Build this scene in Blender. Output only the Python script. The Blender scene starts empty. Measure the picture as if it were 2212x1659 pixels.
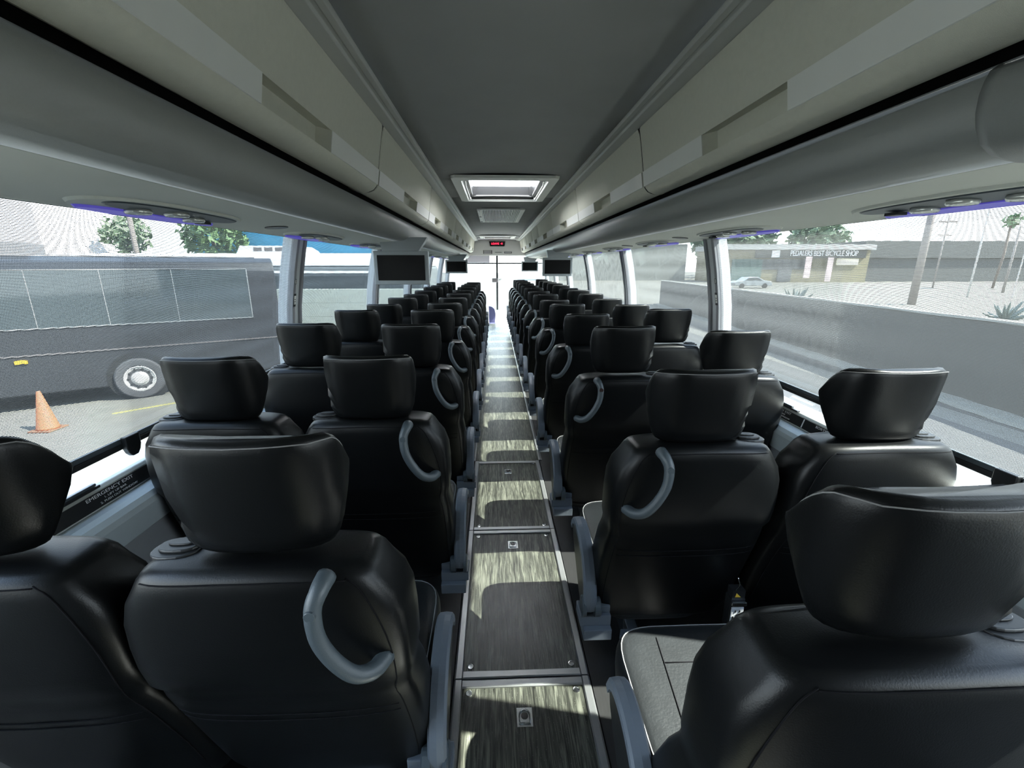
import bpy, bmesh, math, random
from mathutils import Vector, Matrix
random.seed(7)
PI = math.pi
scn = bpy.context.scene
COL = scn.collection

# ------------------------------------------------------------------ camera, sky, sun, exposure
cam_d = bpy.data.cameras.new('camera')
cam = bpy.data.objects.new('camera', cam_d); COL.objects.link(cam)
cam_d.sensor_width = 36.0; cam_d.lens = 960 / 2212 * 36; cam_d.clip_start = 0.03; cam_d.clip_end = 600
cam.location = (-0.085, 0.0, 1.42)
cam.rotation_euler = (math.radians(90 - 14.9), 0, math.radians(-2.25))
scn.camera = cam
vs = scn.view_settings
vs.view_transform = 'Standard'; vs.look = 'None'; vs.gamma = 1.0; vs.use_curve_mapping = False
vs.exposure = 1.85
W = bpy.data.worlds.new('world'); scn.world = W; W.use_nodes = True
wn = W.node_tree; wn.nodes.clear()
bg = wn.nodes.new('ShaderNodeBackground'); wo = wn.nodes.new('ShaderNodeOutputWorld')
tc = wn.nodes.new('ShaderNodeTexCoord'); sp = wn.nodes.new('ShaderNodeSeparateXYZ'); rp = wn.nodes.new('ShaderNodeValToRGB')
wn.links.new(tc.outputs['Generated'], sp.inputs[0]); wn.links.new(sp.outputs['Z'], rp.inputs[0])
rp.color_ramp.elements[0].position = 0.0; rp.color_ramp.elements[0].color = (0.93, 0.97, 1.0, 1)
rp.color_ramp.elements[1].position = 0.7; rp.color_ramp.elements[1].color = (0.50, 0.68, 1.0, 1)
wn.links.new(rp.outputs[0], bg.inputs[0]); bg.inputs[1].default_value = 2.6
wn.links.new(bg.outputs[0], wo.inputs[0])
sun_d = bpy.data.lights.new('sun', 'SUN'); sun_d.energy = 15.0; sun_d.angle = math.radians(0.6); sun_d.color = (1.0, 0.97, 0.9)
sun = bpy.data.objects.new('sun', sun_d); COL.objects.link(sun)
sun.rotation_euler = Vector((0.88, -0.22, 1.0)).to_track_quat('Z', 'Y').to_euler()

# ------------------------------------------------------------------ materials
MATS = {}
def mat(name, col, rough=0.5, metal=0.0, var=0.0, vscale=6.0, bump=0.0, bscale=300.0, spec=0.5, emit=None, estr=0.0, stretch=None, coat=0.0):
    if name in MATS: return MATS[name]
    m = bpy.data.materials.new(name); m.use_nodes = True
    nt = m.node_tree; b = nt.nodes['Principled BSDF']
    c = (col[0], col[1], col[2], 1)
    b.inputs['Base Color'].default_value = c; b.inputs['Roughness'].default_value = rough
    b.inputs['Metallic'].default_value = metal; b.inputs['Specular IOR Level'].default_value = spec
    if coat: b.inputs['Coat Weight'].default_value = coat
    t = nt.nodes.new('ShaderNodeTexCoord')
    if var > 0 or True:
        n = nt.nodes.new('ShaderNodeTexNoise'); n.inputs['Scale'].default_value = vscale; n.inputs['Detail'].default_value = 3
        src = t.outputs['Object']
        if stretch:
            mp = nt.nodes.new('ShaderNodeMapping'); mp.inputs['Scale'].default_value = stretch
            nt.links.new(src, mp.inputs[0]); src = mp.outputs[0]
        nt.links.new(src, n.inputs['Vector'])
        mx = nt.nodes.new('ShaderNodeMixRGB'); v = max(var, 0.03)
        mx.inputs[1].default_value = tuple(x * (1 - v) for x in col) + (1,)
        mx.inputs[2].default_value = tuple(min(1, x * (1 + v)) for x in col) + (1,)
        nt.links.new(n.outputs['Fac'], mx.inputs[0]); nt.links.new(mx.outputs[0], b.inputs['Base Color'])
    if bump > 0:
        n2 = nt.nodes.new('ShaderNodeTexNoise'); n2.inputs['Scale'].default_value = bscale; n2.inputs['Detail'].default_value = 2
        nt.links.new(t.outputs['Object'], n2.inputs['Vector'])
        bp = nt.nodes.new('ShaderNodeBump'); bp.inputs['Strength'].default_value = bump; bp.inputs['Distance'].default_value = 0.002
        nt.links.new(n2.outputs['Fac'], bp.inputs['Height']); nt.links.new(bp.outputs[0], b.inputs['Normal'])
    if emit:
        b.inputs['Emission Color'].default_value = (*emit, 1); b.inputs['Emission Strength'].default_value = estr
    MATS[name] = m
    return m

LEATHER = mat('black_leather', (0.0035, 0.0040, 0.0044), 0.36, var=0.12, vscale=14, bump=0.10, bscale=420, spec=0.24)
CUSH = mat('black_leather_cushion', (0.009, 0.0105, 0.0115), 0.45, var=0.3, vscale=24, bump=0.3, bscale=160, spec=0.4)
STITCH = mat('pale_stitching', (0.17, 0.17, 0.17), 0.7)
SEAM = mat('dark_seam', (0.004, 0.004, 0.005), 0.9, spec=0.15)
GREYPL = mat('blue_grey_plastic', (0.055, 0.070, 0.080), 0.45, bump=0.15, bscale=500)
ARMPL = mat('armrest_plastic', (0.12, 0.14, 0.165), 0.5, bump=0.12, bscale=500)
BLACKPL = mat('black_plastic', (0.012, 0.013, 0.014), 0.42)
RED = mat('red_button', (0.6, 0.02, 0.02), 0.4)
CHROME = mat('chrome', (0.62, 0.64, 0.64), 0.22, 1.0)
ALU = mat('anodised_trim', (0.36, 0.37, 0.37), 0.38, 0.7, bump=0.05)
DARKMETAL = mat('seat_frame_metal', (0.05, 0.055, 0.06), 0.5, 0.6)
BIN = mat('bin_door_fabric', (0.60, 0.60, 0.51), 0.75, var=0.05, vscale=60, bump=0.35, bscale=900)
STRIP = mat('bin_handle_strip', (0.72, 0.73, 0.69), 0.55, var=0.04)
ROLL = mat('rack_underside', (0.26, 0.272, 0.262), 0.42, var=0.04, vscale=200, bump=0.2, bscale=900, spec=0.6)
PANEL = mat('service_panel_trim', (0.60, 0.62, 0.56), 0.65, bump=0.15, bscale=700)
CEIL = mat('ceiling_fabric', (0.28, 0.285, 0.28), 0.9, var=0.12, vscale=3, bump=0.4, bscale=1200)
TRIMM = mat('ceiling_edge_trim', (0.42, 0.43, 0.41), 0.4)
WALLM = mat('side_wall_laminate', (0.27, 0.28, 0.29), 0.6, var=0.06, vscale=20, bump=0.1)
LEDGE = mat('ledge_moulding', (0.50, 0.56, 0.58), 0.4, var=0.06, vscale=10)
SILL = mat('sill_moulding', (0.42, 0.43, 0.39), 0.5, var=0.05)
PILLAR = mat('pillar_trim', (0.50, 0.53, 0.54), 0.6, var=0.04)
GUIDE = mat('blind_guide', (0.23, 0.235, 0.25), 0.5)
BLACK = mat('cavity_black', (0.004, 0.004, 0.004), 0.9)
SHELL = mat('bus_shell', (0.05, 0.05, 0.05), 0.6)
DARKFL = mat('dark_side_floor', (0.018, 0.018, 0.018), 0.6, var=0.4, vscale=30, stretch=(6, 0.6, 1))
WHITE = mat('white_print', (0.8, 0.8, 0.8), 0.6)
FRONTP = mat('front_panel', (0.80, 0.78, 0.76), 0.5)

def wood():
    m = bpy.data.materials.new('grey_oak_planks'); m.use_nodes = True; nt = m.node_tree; b = nt.nodes['Principled BSDF']
    t = nt.nodes.new('ShaderNodeTexCoord')
    mp = nt.nodes.new('ShaderNodeMapping'); mp.inputs['Scale'].default_value = (1, 0.06, 1); nt.links.new(t.outputs['Object'], mp.inputs[0])
    n = nt.nodes.new('ShaderNodeTexNoise'); n.inputs['Scale'].default_value = 130; n.inputs['Detail'].default_value = 5; n.inputs['Distortion'].default_value = 1.2
    nt.links.new(mp.outputs[0], n.inputs['Vector'])
    n3 = nt.nodes.new('ShaderNodeTexNoise'); n3.inputs['Scale'].default_value = 22; n3.inputs['Distortion'].default_value = 3.0; nt.links.new(mp.outputs[0], n3.inputs['Vector'])
    ad = nt.nodes.new('ShaderNodeMath'); ad.operation = 'MULTIPLY_ADD'; ad.inputs[1].default_value = 0.5; nt.links.new(n3.outputs['Fac'], ad.inputs[0])
    nt.links.new(n.outputs['Fac'], ad.inputs[2])
    r = nt.nodes.new('ShaderNodeValToRGB'); nt.links.new(ad.outputs[0], r.inputs[0])
    r.color_ramp.elements[0].position = 0.55; r.color_ramp.elements[0].color = (0.014, 0.015, 0.012, 1)
    r.color_ramp.elements[1].position = 0.95; r.color_ramp.elements[1].color = (0.17, 0.175, 0.14, 1)
    e = r.color_ramp.elements.new(0.74); e.color = (0.062, 0.065, 0.052, 1)
    # plank joints
    sx = nt.nodes.new('ShaderNodeSeparateXYZ'); nt.links.new(t.outputs['Object'], sx.inputs[0])
    mo = nt.nodes.new('ShaderNodeMath'); mo.operation = 'PINGPONG'; mo.inputs[1].default_value = 0.038; nt.links.new(sx.outputs['X'], mo.inputs[0])
    lt = nt.nodes.new('ShaderNodeMath'); lt.operation = 'LESS_THAN'; lt.inputs[1].default_value = 0.0008; nt.links.new(mo.outputs[0], lt.inputs[0])
    mx = nt.nodes.new('ShaderNodeMixRGB'); nt.links.new(lt.outputs[0], mx.inputs[0]); nt.links.new(r.outputs[0], mx.inputs[1]); mx.inputs[2].default_value = (0.008, 0.008, 0.008, 1)
    # metallic flecks in the vinyl
    vo = nt.nodes.new('ShaderNodeTexVoronoi'); vo.inputs['Scale'].default_value = 130; nt.links.new(t.outputs['Object'], vo.inputs['Vector'])
    l2 = nt.nodes.new('ShaderNodeMath'); l2.operation = 'LESS_THAN'; l2.inputs[1].default_value = 0.11; nt.links.new(vo.outputs['Distance'], l2.inputs[0])
    m2 = nt.nodes.new('ShaderNodeMixRGB'); nt.links.new(l2.outputs[0], m2.inputs[0]); nt.links.new(mx.outputs[0], m2.inputs[1]); m2.inputs[2].default_value = (0.22, 0.22, 0.19, 1)
    nt.links.new(m2.outputs[0], b.inputs['Base Color'])
    b.inputs['Roughness'].default_value = 0.36; b.inputs['Specular IOR Level'].default_value = 0.35
    bp = nt.nodes.new('ShaderNodeBump'); bp.inputs['Strength'].default_value = 0.3; bp.inputs['Distance'].default_value = 0.002
    nt.links.new(n.outputs['Fac'], bp.inputs['Height']); nt.links.new(bp.outputs[0], b.inputs['Normal'])
    return m
WOOD = wood()

def pane_mat(name, tint, refl):
    m = bpy.data.materials.new(name); m.use_nodes = True; nt = m.node_tree; nt.nodes.clear()
    o = nt.nodes.new('ShaderNodeOutputMaterial'); a = nt.nodes.new('ShaderNodeBsdfTransparent'); a.inputs[0].default_value = (*tint, 1)
    g = nt.nodes.new('ShaderNodeBsdfGlossy'); g.inputs['Roughness'].default_value = 0.02
    lw = nt.nodes.new('ShaderNodeLayerWeight'); lw.inputs[0].default_value = 0.2
    mu = nt.nodes.new('ShaderNodeMath'); mu.operation = 'MULTIPLY'; mu.inputs[1].default_value = refl
    nt.links.new(lw.outputs['Fresnel'], mu.inputs[0])
    x = nt.nodes.new('ShaderNodeMixShader'); nt.links.new(mu.outputs[0], x.inputs[0]); nt.links.new(a.outputs[0], x.inputs[1]); nt.links.new(g.outputs[0], x.inputs[2])
    nt.links.new(x.outputs[0], o.inputs[0]); return m
GLASS = pane_mat('window_glass', (0.90, 0.95, 0.93), 0.4)

def blind_mat():
    # woven sunscreen: square holes between threads, in the weave's own size
    m = bpy.data.materials.new('woven_sunscreen'); m.use_nodes = True; nt = m.node_tree; nt.nodes.clear()
    o = nt.nodes.new('ShaderNodeOutputMaterial'); t = nt.nodes.new('ShaderNodeTexCoord'); s = nt.nodes.new('ShaderNodeSeparateXYZ')
    nt.links.new(t.outputs['Object'], s.inputs[0])
    outs = []
    for ax, per, th in (('Z', 0.0034, 0.50), ('Y', 0.0034, 0.22)):
        d = nt.nodes.new('ShaderNodeMath'); d.operation = 'DIVIDE'; d.inputs[1].default_value = per; nt.links.new(s.outputs[ax], d.inputs[0])
        f = nt.nodes.new('ShaderNodeMath'); f.operation = 'FRACT'; nt.links.new(d.outputs[0], f.inputs[0])
        l = nt.nodes.new('ShaderNodeMath'); l.operation = 'LESS_THAN'; l.inputs[1].default_value = th; nt.links.new(f.outputs[0], l.inputs[0])
        outs.append(l)
    mxn = nt.nodes.new('ShaderNodeMath'); mxn.operation = 'MAXIMUM'; nt.links.new(outs[0].outputs[0], mxn.inputs[0]); nt.links.new(outs[1].outputs[0], mxn.inputs[1])
    tr = nt.nodes.new('ShaderNodeBsdfTransparent'); tr.inputs[0].default_value = (0.93, 0.95, 0.95, 1)
    df = nt.nodes.new('ShaderNodeBsdfDiffuse'); df.inputs[0].default_value = (0.16, 0.165, 0.17, 1)
    tl = nt.nodes.new('ShaderNodeBsdfTranslucent'); tl.inputs[0].default_value = (0.03, 0.031, 0.031, 1)
    th = nt.nodes.new('ShaderNodeMixShader'); th.inputs[0].default_value = 0.45; nt.links.new(df.outputs[0], th.inputs[1]); nt.links.new(tl.outputs[0], th.inputs[2])
    x = nt.nodes.new('ShaderNodeMixShader'); nt.links.new(mxn.outputs[0], x.inputs[0]); nt.links.new(tr.outputs[0], x.inputs[1]); nt.links.new(th.outputs[0], x.inputs[2])
    nt.links.new(x.outputs[0], o.inputs[0]); return m
BLIND = blind_mat()

# ------------------------------------------------------------------ mesh helpers
class MB:
    def __init__(s): s.v = []; s.f = []
    def add(s, vs_, fs_):
        k = len(s.v); s.v += [tuple(v) for v in vs_]; s.f += [tuple(i + k for i in f) for f in fs_]; return s
    def box(s, x0, x1, y0, y1, z0, z1):
        return s.add([(x0, y0, z0), (x1, y0, z0), (x1, y1, z0), (x0, y1, z0), (x0, y0, z1), (x1, y0, z1), (x1, y1, z1), (x0, y1, z1)],
                     [(0, 3, 2, 1), (4, 5, 6, 7), (0, 1, 5, 4), (1, 2, 6, 5), (2, 3, 7, 6), (3, 0, 4, 7)])
    def rings(s, rings, cap=True):
        n = len(rings[0]); k = len(s.v)
        for r in rings: s.v += [tuple(p) for p in r]
        for i in range(len(rings) - 1):
            for j in range(n):
                a = k + i * n + j; b = k + i * n + (j + 1) % n
                s.f.append((a, b, b + n, a + n))
        if cap:
            s.f.append(tuple(k + j for j in reversed(range(n)))); s.f.append(tuple(k + (len(rings) - 1) * n + j for j in range(n)))
        return s
    def prism(s, poly, y0, y1, axis='y', cap=True):
        def P(p, t):
            if axis == 'y': return (p[0], t, p[1])
            if axis == 'x': return (t, p[0], p[1])
            return (p[0], p[1], t)
        return s.rings([[P(p, y0) for p in poly], [P(p, y1) for p in poly]], cap)
    def tube(s, pts, r, n=10, cap=True):
        pts = [Vector(p) for p in pts]; rings = []
        up = Vector((0, 0, 1))
        for i, p in enumerate(pts):
            d = (pts[min(i + 1, len(pts) - 1)] - pts[max(i - 1, 0)])
            if d.length < 1e-9: d = Vector((0, 0, 1))
            d.normalize()
            u = d.cross(up)
            if u.length < 0.05: u = d.cross(Vector((1, 0, 0)))
            u.normalize(); w = u.cross(d)
            if i and (u.dot(pu) < 0): u = -u; w = -w
            pu = u
            rr = r[i] if isinstance(r, (list, tuple)) else r
            rings.append([p + (u * math.cos(2 * PI * j / n) + w * math.sin(2 * PI * j / n)) * rr for j in range(n)])
        return s.rings(rings, cap)
    def lathe(s, c, prof, n=24, axis='z'):
        rings = []
        for r, h in prof:
            ring = []
            for j in range(n):
                a = 2 * PI * j / n; u, v = r * math.cos(a), r * math.sin(a)
                if axis == 'z': ring.append((c[0] + u, c[1] + v, c[2] + h))
                elif axis == 'x': ring.append((c[0] + h, c[1] + u, c[2] + v))
                else: ring.append((c[0] + u, c[1] + h, c[2] + v))
            rings.append(ring)
        return s.rings(rings)
    def mesh(s, name, m, smooth=False, mirror=1, bevel=0, subsurf=0):
        me = bpy.data.meshes.new(name)
        vs_ = [(v[0] * mirror, v[1], v[2]) for v in s.v]
        me.from_pydata(vs_, [], s.f); me.materials.append(m)
        bm = bmesh.new(); bm.from_mesh(me)
        bmesh.ops.recalc_face_normals(bm, faces=bm.faces)
        if bevel:
            es = [e for e in bm.edges if len(e.link_faces) == 2 and e.calc_face_angle(0) > 0.6]
            bmesh.ops.bevel(bm, geom=es, offset=bevel, segments=2, profile=0.5, affect='EDGES', clamp_overlap=True)
        bm.to_mesh(me); bm.free()
        if smooth: me.polygons.foreach_set('use_smooth', [True] * len(me.polygons))
        return me
    def obj(s, name, m, parent=None, smooth=False, mirror=1, bevel=0, subsurf=0, loc=None):
        o = bpy.data.objects.new(name, s.mesh(name, m, smooth, mirror, bevel)); COL.objects.link(o)
        if parent: o.parent = parent
        if loc: o.location = loc
        if subsurf:
            md = o.modifiers.new('sub', 'SUBSURF'); md.levels = subsurf; md.render_levels = subsurf
        return o
def tag(o, label, cat, group=None, kind=None):
    o['label'] = label; o['category'] = cat
    if group: o['group'] = group
    if kind: o['kind'] = kind
    return o
def thing(name, label, cat, loc=(0, 0, 0), rz=0, group=None):
    o = bpy.data.objects.new(name, None); COL.objects.link(o); o.empty_display_size = 0.1
    o.location = loc; o.rotation_euler = (0, 0, rz)
    return tag(o, label, cat, group)
def struct(o): o['kind'] = 'structure'; return o
def lerp(tab, t):
    if t <= tab[0][0]: return tab[0][1]
    for (a, x), (b, y) in zip(tab, tab[1:]):
        if t <= b: return x + (y - x) * (t - a) / (b - a)
    return tab[-1][1]
def cat(pts, n=6):
    out = []; P = [Vector(p) for p in pts]; P = [P[0] * 2 - P[1]] + P + [P[-1] * 2 - P[-2]]
    for i in range(1, len(P) - 2):
        for k in range(n):
            t = k / n; a, b, c, d = P[i - 1:i + 3]
            out.append(0.5 * ((2 * b) + (c - a) * t + (2 * a - 5 * b + 4 * c - d) * t * t + (3 * b - a - 3 * c + d) * t ** 3))
    out.append(P[-2]); return out
def sgnp(v, p): return math.copysign(abs(v) ** p, v)
def text(name, body, m, size, parent, mtx, ext=0.0006, align='CENTER', sx=1.0):
    cu = bpy.data.curves.new(name, 'FONT'); cu.body = body; cu.size = size; cu.extrude = ext; cu.align_x = align; cu.align_y = 'CENTER'
    tmp = bpy.data.objects.new(name + '_t', cu); COL.objects.link(tmp)
    dg = bpy.context.evaluated_depsgraph_get()
    me = bpy.data.meshes.new_from_object(tmp.evaluated_get(dg)); me.name = name
    bpy.data.objects.remove(tmp); bpy.data.curves.remove(cu)
    me.materials.clear(); me.materials.append(m)
    me.transform(Matrix.Diagonal((sx, 1, 1, 1)))
    me.transform(mtx)
    o = bpy.data.objects.new(name, me); COL.objects.link(o)
    if parent: o.parent = parent
    return o
def basis(origin, xax, yax):
    x = Vector(xax).normalized(); y = Vector(yax).normalized(); z = x.cross(y).normalized()
    M = Matrix((x, y, z)).transposed().to_4x4(); M.translation = Vector(origin); return M

# ------------------------------------------------------------------ the coach's shell
Y0, Y1 = -1.15, 12.7          # rear wall and windscreen
PIL = [-1.0, 0.8, 2.6, 4.4, 6.2, 8.0, 9.8, 11.5]
WT = [(0.0, 1.27), (0.80, 1.27), (0.95, 1.262), (1.2, 1.236), (1.4, 1.20), (1.57, 1.16), (1.62, 1.145)]
def wx(z): return lerp(WT, z)
# floor: dark side floors, planked aisle
struct(MB().box(-1.3, -0.245, Y0, 11.3, -0.08, 0.0).box(0.245, 1.3, Y0, 11.3, -0.08, 0.0).obj('floor', DARKFL))
struct(MB().box(-0.245, 0.245, 3.075, 11.3, -0.08, 0.0).obj('floor_aisle', WOOD))
struct(MB().box(-1.3, 1.3, 11.3, 12.9, -0.50, -0.42).box(-1.3, 1.3, 11.28, 11.32, -0.45, -0.001).obj('floor_front', FRONTP))
# edge trims of the aisle
for s, nm in ((-1, 'trim_1'), (1, 'trim_2')):
    struct(MB().prism([(s * 0.238, -0.01), (s * 0.238, 0.006), (s * 0.246, 0.009), (s * 0.262, 0.004), (s * 0.262, -0.01)], 3.08, 11.28).obj(nm, ALU))
# side walls below the windows
for s, nm in ((-1, 'left'), (1, 'right')):
    q = [(1.30, 0.0), (1.30, 0.80), (1.262, 0.80), (1.258, 0.795), (1.252, 0.792)]
    lower = [(1.33, -0.02), (1.33, 0.60), (1.215, 0.60), (1.215, 0.16), (1.15, 0.14), (1.14, -0.02)]
    struct(MB().prism([(s * a, b) for a, b in lower], Y0, 11.3).obj('wall_' + nm, WALLM, bevel=0.006))
    led = [(1.25, 0.60), (1.25, 0.735), (1.222, 0.737), (1.205, 0.735), (1.190, 0.726), (1.181, 0.710), (1.180, 0.690), (1.205, 0.602)]
    struct(MB().prism([(s * a, b) for a, b in led], Y0, 11.3).obj('trim_3' if s < 0 else 'trim_4', LEDGE, smooth=False, bevel=0.004))
    sil = [(1.33, 0.60), (1.33, 0.798), (1.262, 0.800), (1.250, 0.797), (1.243, 0.788), (1.230, 0.742), (1.232, 0.737), (1.252, 0.735), (1.252, 0.60)]
    struct(MB().prism([(s * a, b) for a, b in sil], Y0, 11.3).obj('trim_5' if s < 0 else 'trim_6', SILL, bevel=0.003))
# outer shell, roof (with the hatch openings), rear wall
roof = MB()
HX, HA, HB = 0.27, 3.50, 4.40
H2A, H2B = 9.75, 10.35
for (a, b, c, d) in ((-1.34, 1.34, Y0, HA), (-1.34, -HX, HA, HB), (HX, 1.34, HA, HB), (-1.34, 1.34, HB, H2A), (-1.34, -HX, H2A, H2B), (HX, 1.34, H2A, H2B), (-1.34, 1.34, H2B, 12.9)):
    roof.box(max(a, -1.22), min(b, 1.22), c, d, 2.09, 2.13)
for s in (-1, 1):
    roof.prism([(s * 1.175, 1.60), (s * 1.15, 1.66), (s * 1.12, 2.13), (s * 1.21, 2.13), (s * 1.215, 1.60)], Y0, 12.9)
roof.box(-1.34, 1.34, Y0 - 0.05, Y0, -0.1, 2.13)
struct(roof.obj('ceiling_roof_shell', SHELL))
struct(MB().box(-1.3, 1.3, Y0, Y0 + 0.03, 0.0, 2.10).obj('wall_rear', mat('rear_bulkhead', (0.10, 0.10, 0.10), 0.8)))
# ceiling lining
cl = MB()
def cz(x): return 2.022 + 0.018 * (1 - (x / 0.5) ** 2)
def ceil_piece(xa, xb, ya, yb):
    n = 10; pts = [xa + (xb - xa) * i / n for i in range(n + 1)]
    poly = [(x, cz(x)) for x in pts] + [(x, cz(x) + 0.02) for x in reversed(pts)]
    cl.prism(poly, ya, yb)
ceil_piece(-0.485, 0.485, Y0, HA); ceil_piece(-0.485, -HX, HA, HB); ceil_piece(HX, 0.485, HA, HB)
ceil_piece(-0.485, 0.485, HB, H2A); ceil_piece(-0.485, -HX, H2A, H2B); ceil_piece(HX, 0.485, H2A, H2B); ceil_piece(-0.485, 0.485, H2B, 11.4)
struct(cl.obj('ceiling', CEIL, smooth=True))
for s in (-1, 1):
    p = [(0.468, 2.020), (0.472, 2.010), (0.490, 2.008), (0.494, 2.013), (0.505, 2.012), (0.509, 2.003), (0.535, 2.000), (0.552, 1.998), (0.575, 2.01), (0.575, 2.05), (0.468, 2.045)]
    struct(MB().prism([(s * a, b) for a, b in p], Y0, 11.4).obj('trim_7' if s < 0 else 'trim_8', TRIMM, bevel=0.0015))
    # rack underside: rounded nose then the flat service panel above the windows
    nose = [(0.702, 1.7225), (0.693, 1.716), (0.687, 1.700), (0.683, 1.680), (0.684, 1.658), (0.691, 1.636), (0.704, 1.616), (0.724, 1.601), (0.750, 1.593), (0.800, 1.590),
            (0.800, 1.61), (0.75, 1.64), (0.73, 1.68), (0.72, 1.719)]
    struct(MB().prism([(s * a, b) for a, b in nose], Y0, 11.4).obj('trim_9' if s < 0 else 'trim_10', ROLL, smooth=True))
    pan = [(0.802, 1.590), (0.930, 1.583), (1.05, 1.574), (1.130, 1.567), (1.158, 1.562), (1.168, 1.566), (1.175, 1.572), (1.17, 1.61), (0.802, 1.62)]
    struct(MB().prism([(s * a, b) for a, b in pan], Y0, 11.4).obj('trim_11' if s < 0 else 'trim_12', PANEL, bevel=0.003))
    # shelf floor and back of the rack
    struct(MB().prism([(s * 0.712, 1.70), (s * 0.712, 1.725), (s * 1.12, 1.70), (s * 1.12, 1.66)], Y0, 11.4).obj('trim_13' if s < 0 else 'trim_14', BLACK))
# dark rear-end cover on the right rack nose
cov = MB(); rr = []
for (t, e) in ((-0.60, 0.014), (0.50, 0.014), (0.66, 0.013), (0.735, 0.010), (0.76, 0.002)):
    ring = []
    for a, b in ((0.702, 1.724), (0.688, 1.714), (0.682, 1.698), (0.679, 1.678), (0.680, 1.655), (0.687, 1.632), (0.700, 1.610), (0.721, 1.595), (0.750, 1.587), (0.84, 1.583), (0.86, 1.60), (0.80, 1.66), (0.76, 1.722)):
        ring.append((a - e if b > 1.64 or a < 0.76 else a, t, b - e))
    rr.append(ring)
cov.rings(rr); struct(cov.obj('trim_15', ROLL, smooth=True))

# windows: pane, woven blind, bottom bar; pillars between them
def wall_sheet(s, ya, yb, za, zb, off, ny=2, nz=8, wav=0.0, ph=0.0, thick=0.0):
    m = MB(); k = 0; vs_ = []; fs_ = []
    for i in range(ny + 1):
        y = ya + (yb - ya) * i / ny
        for j in range(nz + 1):
            z = za + (zb - za) * j / nz
            d = wav * math.sin(y * 21 + ph + 1.3 * math.sin(y * 9 + ph)) * (0.35 + 0.65 * (zb - z) / (zb - za)) if wav else 0
            vs_.append((s * (wx(z) + off - d), y, z))
    for i in range(ny):
        for j in range(nz):
            a = i * (nz + 1) + j; fs_.append((a, a + 1, a + nz + 2, a + nz + 1))
    m.add(vs_, fs_); return m
def band(m, s, ya, yb, za, zb, i0, i1, nz=8):
    # solid strip following the wall's curve: from offset i0 (outer) to i1 (inner)
    poly = [(s * (wx(za + (zb - za) * j / nz) + i0), za + (zb - za) * j / nz) for j in range(nz + 1)]
    poly += [(s * (wx(za + (zb - za) * j / nz) + i1), za + (zb - za) * j / nz) for j in reversed(range(nz + 1))]
    return m.prism(poly, ya, yb)
wn_i = 0
ordn = ['nearest', 'second', 'third', 'fourth', 'fifth', 'sixth', 'seventh', 'eighth', 'ninth', 'tenth', 'eleventh', 'twelfth', 'thirteenth', 'fourteenth', 'fifteenth']
for s, side in ((-1, 'left'), (1, 'right')):
    for k in range(len(PIL)):
        ya = PIL[k] + 0.048; yb = (PIL[k + 1] - 0.048) if k + 1 < len(PIL) else 12.55
        wn_i += 1
        last = k + 1 == len(PIL)
        w = wall_sheet(s, PIL[k], PIL[k + 1] if not last else 12.6, 0.795 if not last else -0.1, 1.60, 0.022).obj('window_%d' % wn_i, GLASS, smooth=True); struct(w)
        if last or k < 1: continue      # unseen rearmost windows get no blinds, to let extra light inside
        wav = 0.0 if k < 3 else 0.007
        t = thing('roller_blind', '', 'blind', (0, 0, 0), 0, 'sunscreen blinds along the %s windows' % side)
        vis = k - 1
        t['label'] = '%s perforated grey sunscreen blind on the %s windows%s' % (ordn[vis].capitalize() if 0 else ordn[vis], side, ', the largest and closest to the viewer' if vis == 0 else ', counted from the viewer')
        wall_sheet(s, ya + 0.012, yb - 0.012, 0.895, 1.572, -0.012, ny=60 if wav else 2, nz=12, wav=wav, ph=k * 1.7 + s).obj('fabric', BLIND, t, smooth=True)
        b = MB(); x = wx(0.885) - 0.012
        b.box(s * x - 0.007, s * x + 0.007, ya + 0.01, yb - 0.01, 0.866, 0.884).obj('bottom_bar', BLACKPL, t, bevel=0.003)
        MB().box(s * x - 0.006, s * x + 0.006, ya + 0.01, yb - 0.01, 0.8845, 0.900).obj('hem', GREYPL, t, bevel=0.002)
        if k == 1:
            kn = MB(); yk = 1.36 if s < 0 else 1.0
            xx = s * (x - 0.014)
            kn.prism([(yk - 0.028, 0.905), (yk + 0.028, 0.905), (yk + 0.028, 0.868), (yk + 0.021, 0.850), (yk + 0.010, 0.838), (yk - 0.010, 0.838), (yk - 0.021, 0.850), (yk - 0.028, 0.868)], xx - 0.009, xx + 0.009, axis='x')
            kn.obj('pull_tab', BLACKPL, t, bevel=0.003)
    for k, yp in enumerate(PIL):
        m = MB(); band(m, s, yp - 0.036, yp + 0.036, 0.79, 1.60, 0.06, -0.022)
        o = struct(m.obj('trim_%d' % (20 + k + (10 if s > 0 else 0)), PILLAR, smooth=False, bevel=0.004))
        for (a, b_) in ((-0.062, -0.034), (0.034, 0.062)):
            g = MB(); band(g, s, yp + a, yp + b_, 0.80, 1.585, 0.0, -0.034); go = g.obj('trim_guide', GUIDE, o, bevel=0.003)
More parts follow.
